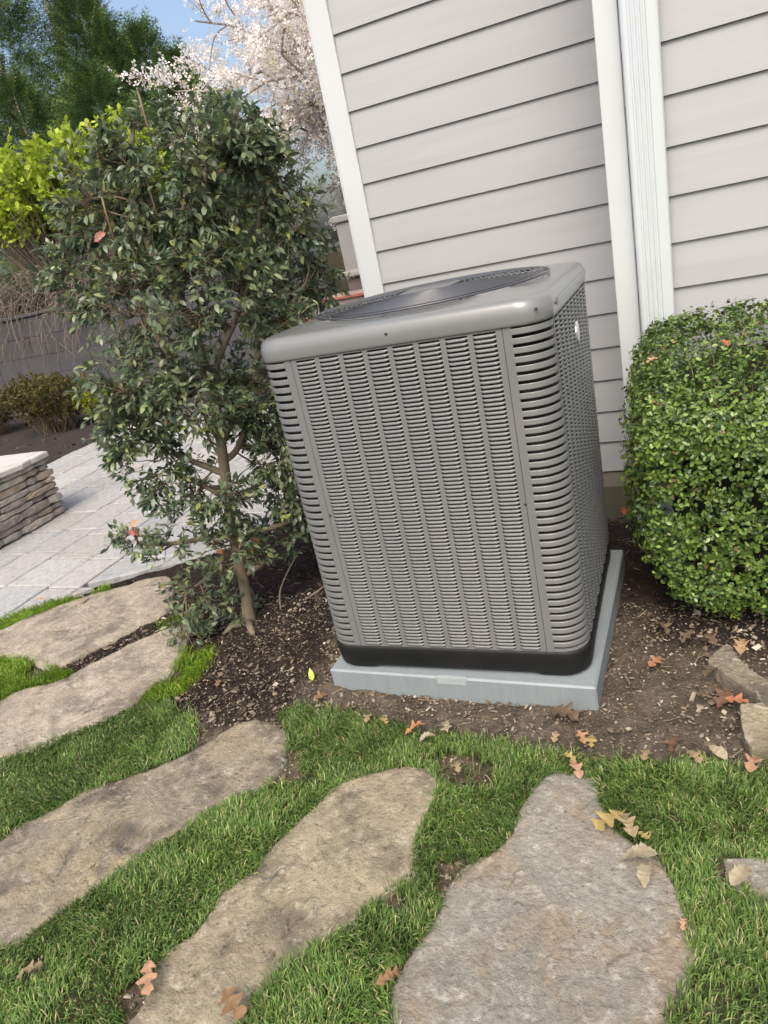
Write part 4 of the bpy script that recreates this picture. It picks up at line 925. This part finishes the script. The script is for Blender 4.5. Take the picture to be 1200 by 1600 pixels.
# lime green twiggy shrub on the terrace
def twiggy(name, loc, label, seed, n, H, RX, RY, spread, pal, leafz, nl, lsz, tm_, cat='shrub', base_r=.25, lean=(0, 0)):
    rs_ = np.random.default_rng(seed); e = empty(name, loc, label=label, cat=cat); segs = []; lpts = []; ld = []
    for i in range(n):
        a = rs_.uniform(0, 6.283); b0 = np.array([math.cos(a)*base_r*rs_.random(), math.sin(a)*base_r*rs_.random(), -.04])
        a2 = a + rs_.normal(0, .5); q_ = math.sqrt(rs_.random()); t_ = np.array([math.cos(a2)*RX*q_+lean[0], math.sin(a2)*RY*q_+lean[1], H*rs_.uniform(.72, 1.0)*(1-.18*q_**2)])
        mid = b0*.4+t_*.6; mid[2] = t_[2]*spread; mid += .04*rs_.normal(size=3)*H
        pts = smoothpts([b0, mid, t_], 6); segs.append((pts, .011*H/2, .003*H/2)); 
        for j in range(7):
            k_ = rs_.integers(4, len(pts)); dd = unit(np.array([0, 0, .9])+.8*rs_.normal(size=3)); L_ = H*rs_.uniform(.05, .17); p2 = np.array([pts[k_], pts[k_]+dd*L_*.5+.01*rs_.normal(size=3), pts[k_]+dd*L_])
            segs.append((p2, .0035*H/2, .0015*H/2)); 
            for _ in range(nl):
                u = rs_.random(); p = p2[0]+(p2[2]-p2[0])*u
                if p[2] > leafz*H*(.85+.3*rs_.random()): lpts.append(p); ld.append(unit(dd+.9*rs_.normal(size=3)))
    obj('stems', twig_mesh('stems', segs, tm_), e, kind='stuff')
    lpts = np.array(lpts); ld = np.array(ld); m_ = len(lpts)
    obj('foliage', scatter('foliage', HL, HF, lpts, frames(ld, rs_.normal(0, 1, m_)), rs_.uniform(lsz*.6, lsz*1.2, m_), pick_colors(m_, pal, .15, rs_), M['leafs']), e, kind='stuff')
    return e
twiggy('lime_shrub', (-6.75, 6.7, 1.33), 'lime green leafing shrub with bare twigs below, above the retaining wall', 4, 330, 2.25, 1.95, .9, .55, [(.36, .46, .045, 4), (.44, .54, .07, 3), (.26, .36, .035, 2)], .48, 16, .095, M['greytwig'])
# bare twigs hanging over the wall
e = empty('hanging_twigs', (-7.3, 6.2, 1.38), label='tangle of bare grey twigs drooping over the retaining wall', cat='bare shrub'); segs = []
rs_ = np.random.default_rng(9)
for i in range(700):
    b0 = np.array([rs_.uniform(-1.2, 1.6), rs_.uniform(0, .35), 0.02]); out_ = np.array([rs_.normal(0, .45), -rs_.uniform(.05, .7), rs_.uniform(-.75, .5)]); mid = b0+out_*.5+np.array([0, 0, rs_.uniform(.08, .4)])
    segs.append((smoothpts([b0, mid, b0+out_], 5), .009, .003))
obj('stems', twig_mesh('stems', segs, M['greytwig']), e, kind='stuff')
twiggy('bronze_shrub', (-5.9, 4.55, 0), 'low bronze green shrub in the far bed before the retaining wall', 5, 170, .72, .62, .45, .6, [(.12, .11, .035, 4), (.16, .135, .045, 3), (.08, .10, .03, 3), (.17, .10, .05, 1)], .12, 9, .036, M['twig'])
twiggy('bronze_shrub', (-7.3, 4.7, 0), 'dark green low shrub at the left end of the far bed', 15, 150, .62, .7, .45, .6, [(.04, .055, .02, 4), (.07, .08, .025, 3)], .12, 9, .03, M['twig'])
twiggy('yellow_shrub', (-5.17, 4.70, 0), 'small yellow green shrub beside the patio, right of the bronze one', 6, 90, .50, .40, .30, .6, [(.34, .38, .03, 4), (.22, .30, .03, 3)], .1, 9, .030, M['twig'])

# ------------------------------------------------------------------ grass
def blades(name, n, region, hgt, wid, pal, seed, bb, thresh=-.9, lean=.5, label=None, over=.012):
    r = np.random.default_rng(seed); x = r.uniform(bb[0], bb[1], n); y = r.uniform(bb[2], bb[3], n); P = np.stack([x, y, 0*x], 1)
    jit = .022*fbm(P, 18, 3, 3)
    j2 = .016*r.normal(size=n); m = region(x+jit+j2, y-jit+.016*r.normal(size=n)) & ~stonemask(x, y)
    dens = fbm(P, 7, 61, 4); m &= (dens > thresh+.35*r.random(n)); m &= ~(baremask(x+jit, y+jit) & (r.random(n) < .93))
    x, y, P = x[m], y[m], P[m]; N = len(x); dens = dens[m]
    d0 = fbm(P, 5, 71, 3)*6.5; a = d0+r.normal(0, 1.0, N); ln = np.abs(r.normal(lean, .28, N))
    h = hgt*(.55+.7*r.random(N))*(1+.55*fbm(P, 6, 81, 3)); w_ = wid*r.uniform(.7, 1.2, N)
    b = np.stack([x, y, gz(x, y)+.002], 1); dx = np.stack([np.cos(a), np.sin(a), 0*a], 1); sx = np.stack([-np.sin(a), np.cos(a), 0*a], 1)
    sx = unit(sx+.5*r.normal(size=(N, 3))*[1, 1, 0]); Z = np.array([0, 0, 1.])
    p1 = b + dx*(h*ln*.22)[:, None] + Z*(h*.48)[:, None]; p2 = b + dx*(h*ln*.62)[:, None] + Z*(h*(.86-.12*ln))[:, None]; p3 = b + dx*(h*ln*1.15)[:, None] + Z*(h*(1.02-.42*ln))[:, None]
    W2 = (w_/2)[:, None]
    V = np.stack([b-sx*W2*.8, b+sx*W2*.8, p1-sx*W2, p1+sx*W2, p2-sx*W2*.75, p2+sx*W2*.75, p3], 1).reshape(-1, 3)
    o = (np.arange(N)*7)[:, None]; q = np.concatenate([o+[0, 1, 3, 2], o+[2, 3, 5, 4]]); t = o+[4, 5, 6]
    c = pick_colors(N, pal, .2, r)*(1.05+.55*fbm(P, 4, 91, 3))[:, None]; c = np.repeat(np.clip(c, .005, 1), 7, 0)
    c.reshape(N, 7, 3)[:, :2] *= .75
    print(name, N)
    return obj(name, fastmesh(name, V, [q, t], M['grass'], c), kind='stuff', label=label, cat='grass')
PG = [(.105, .185, .042, 4), (.155, .25, .058, 3), (.07, .135, .038, 2.2), (.23, .31, .09, 1.6), (.38, .35, .18, 1.0)]
PY = [(.17, .28, .025, 4), (.24, .36, .03, 3), (.10, .20, .02, 2), (.32, .30, .12, .4)]  # sunlight on the grass by the patio is put into these brighter greens
def reg(*ks):
    def f(x, y):
        m = np.zeros(len(x), bool)
        for k in ks: m |= inpoly(x, y, LAWN[k])
        return m
    return f
blades('lawn_grass', 265000, reg('L1', 'L7'), .030, .0027, PG, 1, (-1.4, 1.56, -1.46, -.1), thresh=-.64, label='short green lawn grass growing between the stepping stones')
LAWN['L8'] = [(-1.0, -.95), (-1.38, -.62), (-1.62, -.40), (-2.12, -.02), (-2.3, .12), (-2.95, -.6), (-3.0, -1.6), (-.6, -1.6), (-.58, -1.28), (-.80, -1.03)]
blades('side_grass', 34000, reg('L8'), .036, .0055, PG, 3, (-3.0, -.58, -1.6, .12), thresh=-.6, label='short lawn grass left of the stepping stones, towards the patio')
blades('sunny_grass', 90000, reg('L2', 'L3', 'L4', 'L5', 'L6'), .036, .0028, PY, 2, (-2.25, -.55, -.42, .75), thresh=-.42, label='bright yellow green grass and moss in the joints next to the patio')

# ------------------------------------------------------------------ mulch, crumbs and pebbles
CH = [(-1, -1, -.35), (1, -.8, -.3), (.9, 1, -.35), (-.8, .9, -.3), (-.7, -.6, .35), (.8, -.7, .3), (.6, .7, .4), (-.8, .6, .3)]
CF = [(4, 5, 6, 7), (0, 1, 5, 4), (1, 2, 6, 5), (2, 3, 7, 6), (3, 0, 4, 7)]
def litter(name, n, bb, keep, size, pal, seed, label, lo=.5):
    r = np.random.default_rng(seed); x = r.uniform(bb[0], bb[1], n); y = r.uniform(bb[2], bb[3], n); m = keep(x, y) & ~stonemask(x, y); x, y = x[m], y[m]; N = len(x)
    s = size*np.exp(r.normal(0, .5, N)); sc_ = np.stack([s*r.uniform(.35, .8, N), s*r.uniform(.6, 1.5, N), s*r.uniform(.3, .6, N)], 1)
    d = unit(np.stack([r.normal(size=N), r.normal(size=N), .35*r.normal(size=N)], 1))
    P = np.stack([x, y, gz(x, y)+.004+.35*s], 1)
    return obj(name, scatter(name, CH, CF, P, frames(d, r.normal(0, .5, N)), sc_, pick_colors(N, pal, .25, r), M['chip']), kind='stuff', label=label)
nolawn = lambda x, y: ~(lawnmask(x, y) & ~baremask(x, y)) & ~((x > -.0) & (x < .93) & (y > -.01) & (y < .93)) & ~((x < -1.25) & (y > .38+(x+2.1)*.85))
mulchy = lambda x, y: nolawn(x, y) & ((x < .0+.05*np.sin(y*30)) | ((y > .5) & (np.sin(x*91+y*57) > -.2)))
litter('mulch', 30000, (-1.9, 1.9, -.36, 1.8), mulchy, .0034, [(.036, .027, .023, 5), (.052, .036, .029, 3), (.075, .056, .043, .6), (.02, .016, .014, 3), (.14, .11, .085, .10)], 4, 'dark shredded mulch on the bed')
litter('soil_crumbs', 36000, (-1.3, 1.6, -1.35, .6), nolawn, .0032, [(.145, .115, .082, 5), (.20, .165, .125, 3), (.09, .07, .052, 2), (.30, .26, .20, .7)], 5, 'crumbs of grey brown soil in front of the pad')
litter('pale_grit', 900, (-1.3, 1.5, -1.3, .6), nolawn, .0036, [(.38, .34, .28, 3), (.30, .26, .21, 2), (.45, .42, .36, 1)], 6, 'pale grit and small pebbles on the soil')
bedk = lambda x, y: (x < -4.85) & (y < 5.8)
litter('bed_chips', 3500, (-8.5, -4.8, 3.0, 5.8), bedk, .011, [(.05, .036, .028, 4), (.03, .024, .02, 4), (.10, .075, .055, 1), (.22, .17, .12, .15)], 14, 'dark bark chips on the far planting bed')
# thin dry stalks lying on the soil
r = np.random.default_rng(31); n = 950; x = r.uniform(-1.2, 1.5, n); y = r.uniform(-.42, 1.2, n); m = nolawn(x, y) & ~stonemask(x, y); x, y = x[m], y[m]; n = len(x)
ST = [(-.5, 0, 0), (.5, 0, 0), (.4, 1, .0), (-.4, 1, 0), (0, .5, .7), (0, 0, .5)]
d = unit(np.stack([r.normal(size=n), r.normal(size=n), .15*r.normal(size=n)], 1))
obj('dry_stalks', scatter('dry_stalks', [(-.5, 0, 0), (.5, 0, 0), (0, 0, .7), (-.4, 1, 0), (.4, 1, 0), (0, 1, .5)], [(0, 1, 4, 3), (1, 2, 5, 4), (2, 0, 3, 5)], np.stack([x, y, gz(x, y)+.012], 1), frames(d, 0*x), np.stack([np.full(n, .0016), r.uniform(.012, .05, n), np.full(n, .0016)], 1), pick_colors(n, [(.30, .24, .16, 2), (.16, .12, .08, 3), (.38, .32, .22, 1)], .2, r), M['chip']), kind='stuff', label='thin dry stalks scattered over the soil')

# ------------------------------------------------------------------ fallen leaves, one object each
def oak(seed, L_=.055, curl=.5, col=(.36, .22, .12), lobed=True):
    r = np.random.default_rng(seed)
    st = list(np.linspace(0, 1, 19)); ph = r.uniform(-.5, .5); nlb = r.uniform(2.7, 3.4)
    wl = [(.34 if lobed else .27)*(math.sin(math.pi*min(1, t**.8))**.7+.02)*((.62+.38*math.cos(2*math.pi*nlb*t+ph+math.pi)) if lobed else 1) for t in st]
    V = []; n = len(st); rad_ = .55/max(curl, .05); sk = r.uniform(-.25, .25)
    for i, t in enumerate(st):
        wj = wl[i]*r.uniform(.85, 1.2); f = (.16*wl[i]/.34 if lobed else 0)
        zm = .16*math.sin(t*3.1+.6*sk)*curl+.02*r.normal(); xo = sk*(t-.5)**2
        for s in (-1, -.5, 0, .5, 1):
            w_ = wj*abs(s)*(1 if s else 0)*r.uniform(.9, 1.1); th = w_*curl*2.2
            V.append(((xo+math.copysign(math.sin(th)/(curl*2.2) if curl > .02 else w_, s) if s else xo)*L_, (t+f*abs(s)-.5)*L_, (zm+(1-math.cos(th))/(curl*2.2+.001)+.012*r.normal())*L_))
    Fc = [(i*5+j, i*5+j+1, (i+1)*5+j+1, (i+1)*5+j) for i in range(n-1) for j in range(4)]
    # petiole
    a = len(V); V += [(-.012*L_, -.49*L_, 0), (.012*L_, -.49*L_, .0), (sk*.1*L_, -.72*L_, .05*L_)]; Fc.append((a, a+1, a+2))
    return mesh('fallen_leaf', V, Fc, M['dead'], True, np.tile(np.array(col), (len(V), 1)))
TAN, ORG, BRN, RED, PALE, GOLD = (.34, .27, .165), (.27, .17, .095), (.15, .11, .075), (.165, .10, .068), (.40, .355, .255), (.40, .31, .13)
LV = [  # index into LEAVES_G, colour, length, curl, z, label
 (0, GOLD, .066, .5, .020, 'golden lobed oak leaf near the narrow end of the largest stone'), (1, TAN, .056, .9, .018, 'tan oak leaf half in grass touching the golden one'),
 (2, PALE, .062, .8, .022, 'pale cream curled leaf on the right edge of the largest stone'), (3, PALE, .048, 1.1, .020, 'narrow cream leaf just below the pale curled leaf'),
 (4, GOLD, .028, .6, .022, 'small yellow leaf scrap in the grass edge above the cream leaves'), (5, ORG, .046, 1.1, .024, 'orange brown curled leaf between the two biggest stones'),
 (6, ORG, .066, .5, .020, 'orange oak leaf at the near end of the tan stone'), (7, (.42, .26, .17), .060, .45, .022, 'pinkish brown oak leaf on the left edge of the tan stone'),
 (8, TAN, .050, .9, .022, 'tan leaf sunk in grass at the lower left corner'), (9, (.36, .19, .11), .050, .6, .004, 'lone brown forked leaf on bare soil right of the pad'),
 (10, BRN, .060, 1.2, .012, 'brown curled leaf against the tip of the long edging stone'), (11, RED, .060, .8, .006, 'reddish leaf crumpled under the long edging stone'),
 (12, PALE, .040, .8, .020, 'upright straw coloured leaf at the top edge of the right lawn'), (13, RED, .050, 1.0, .006, 'reddish brown leaf on the soil just above the right lawn'),
 (14, GOLD, .040, .7, .014, 'golden leaf in the small pile above the largest stone'), (15, (.42, .25, .15), .048, 1.1, .012, 'brown leaf in the small pile above the largest stone'),
 (16, BRN, .075, 1.0, .006, 'large crumpled brown leaf below the right front corner of the pad'), (17, TAN, .030, .9, .006, 'small tan leaf on soil between the pad and the grass'),
 (18, (.50, .26, .12), .052, 1.0, .012, 'orange brown leaf where soil meets grass above the tan stone'), (19, PALE, .056, .7, .010, 'cream star shaped leaf beside the orange brown one'),
 (20, PALE, .040, 1.3, .020, 'narrow straw leaf lying in grass above the tan stone'), (21, TAN, .032, .9, .020, 'tan leaf on the bare patch between tan and largest stones'),
 (22, (.45, .28, .20), .045, .8, .020, 'pinkish leaf on the tip of the largest stone'), (23, GOLD, .030, .9, .020, 'small mustard leaf just above the tip of the largest stone'),
 (24, ORG, .040, .7, .008, 'bright orange leaf left of the front corner of the pad'), (26, TAN, .036, 1.0, .010, 'tan leaf scrap at the grass edge below the pad'),
 (27, PALE, .050, .8, .022, 'pale leaf on the edge of the stone at the right side'), (28, (.50, .30, .20), .020, .8, .020, 'tiny pinkish leaf scrap on the right rim of the largest stone'),
 (29, BRN, .052, 1.2, .008, 'brown curled leaf in shade between pad and hedge'), (30, BRN, .050, 1.0, .008, 'brown leaf under the front of the hedge'),
 (31, BRN, .050, .8, .010, 'flat brown leaf under the hedge above the long edging stone'), (32, (.40, .27, .16), .058, 1.1, .045, 'tan brown leaf resting on top of the long edging stone'),
 (33, TAN, .045, 1.1, .012, 'tan leaf at the left end of the strip along the right lawn'), (34, TAN, .045, 1.0, .012, 'tan leaf at the right end of the strip along the right lawn'),
 (35, (.40, .24, .16), .050, 1.0, .010, 'brown leaf below the square edging stone'), (36, (.62, .38, .24), .050, .8, .016, 'pinkish tan leaf in the bright grass beside the patio edge'),
 (37, TAN, .048, .9, .010, 'tan leaf at the corner of the buff stone near the patio'), (38, ORG, .030, .8, .006, 'small orange leaf on mulch above the long brown grey stone'),
 (39, (.40, .12, .06), .060, .8, -.05, 'red leaf against the house between unit and hedge'), (40, (.36, .13, .07), .055, 1.0, -.05, 'red brown leaf near the foundation beside the hedge'),
 (41, (.42, .20, .12), .055, 1.5, .000, 'rolled brown leaf at the foot of the hedge near the back of the pad'), (42, (.46, .20, .12), .050, .7, .010, 'reddish orange leaf between the two edging stones'),
 (43, GOLD, .030, .9, .012, 'small golden leaf at the grass edge left of the orange brown one')]
r = random.Random(3)
for i, c, L_, cu, zz, lab in LV:
    x_, y_ = LEAVES_G[i]; o = obj('fallen_leaf', oak(100+i, L_*1.32, cu, c, lobed=c not in (PALE,) or i == 19), loc=(x_, y_, zz+.012 if zz < .02 else zz+.010), rot=(r.uniform(-.25, .25), r.uniform(-.25, .25), r.uniform(0, 6.28)), label=lab, cat='leaf', group='fallen leaves')
# yellow green leaf standing on the mulch
obj('green_leaf', mesh('green_leaf', [(a*.05, b*.05, c*.05) for a, b, c in LEAF], LEAFF, mat('lime_leaf', (.52, .62, .10), rough=.4, trans=.3), True), loc=(-.083, .017, .005), rot=(1.2, 0, .5), label='single bright yellow green leaf standing on the mulch beside the pad', cat='leaf')
# leaves caught on the hedge
for k_, (x_, y_, z_, c, lab) in enumerate(((1.18, .78, .90, TAN, 'tan leaf caught on the back edge of the hedge top beside the downspout'), (1.11, .70, .87, (.55, .36, .22), 'pinkish tan leaf caught on the left shoulder of the hedge top'), (1.33, .75, .885, (.50, .15, .08), 'small red leaf on top of the hedge'), (1.385, .74, .87, PALE, 'cream curled leaf on top of the hedge next to the red one'), (1.12, .50, .775, (.60, .34, .24), 'pink brown leaf caught on the front left shoulder of the hedge'))):
    obj('caught_leaf', oak(300+k_, .045, .8, c), loc=(x_, y_, z_), rot=(r.uniform(-.6, .2), r.uniform(-.3, .3), r.uniform(0, 6.28)), label=lab, cat='leaf', group='dry leaves caught on the hedge')
# dead leaves caught in the camellia
for k_, (p, c) in enumerate((((-.90, .26, .53), (.55, .30, .24)), ((-.88, .25, .56), (.50, .36, .24)), ((-.93, .27, .51), (.58, .22, .20)), ((-.56, .30, .42), (.40, .18, .09)), ((-.55, .31, .39), (.36, .18, .10)), ((-.25, .52, 1.52), (.45, .26, .2)), ((-.60, .28, 1.62), (.42, .22, .18)))):
    obj('withered_leaf', oak(400+k_, .05, 1.1, c, False), cam_o, loc=tuple(np.array(p)-BASE), rot=(r.uniform(-1.3, 1.3), r.uniform(-1, 1), r.uniform(0, 6)))
print('tris', sum(len(p_.data.loops)-2*len(p_.data.polygons) for p_ in bpy.data.objects if p_.type == 'MESH'))
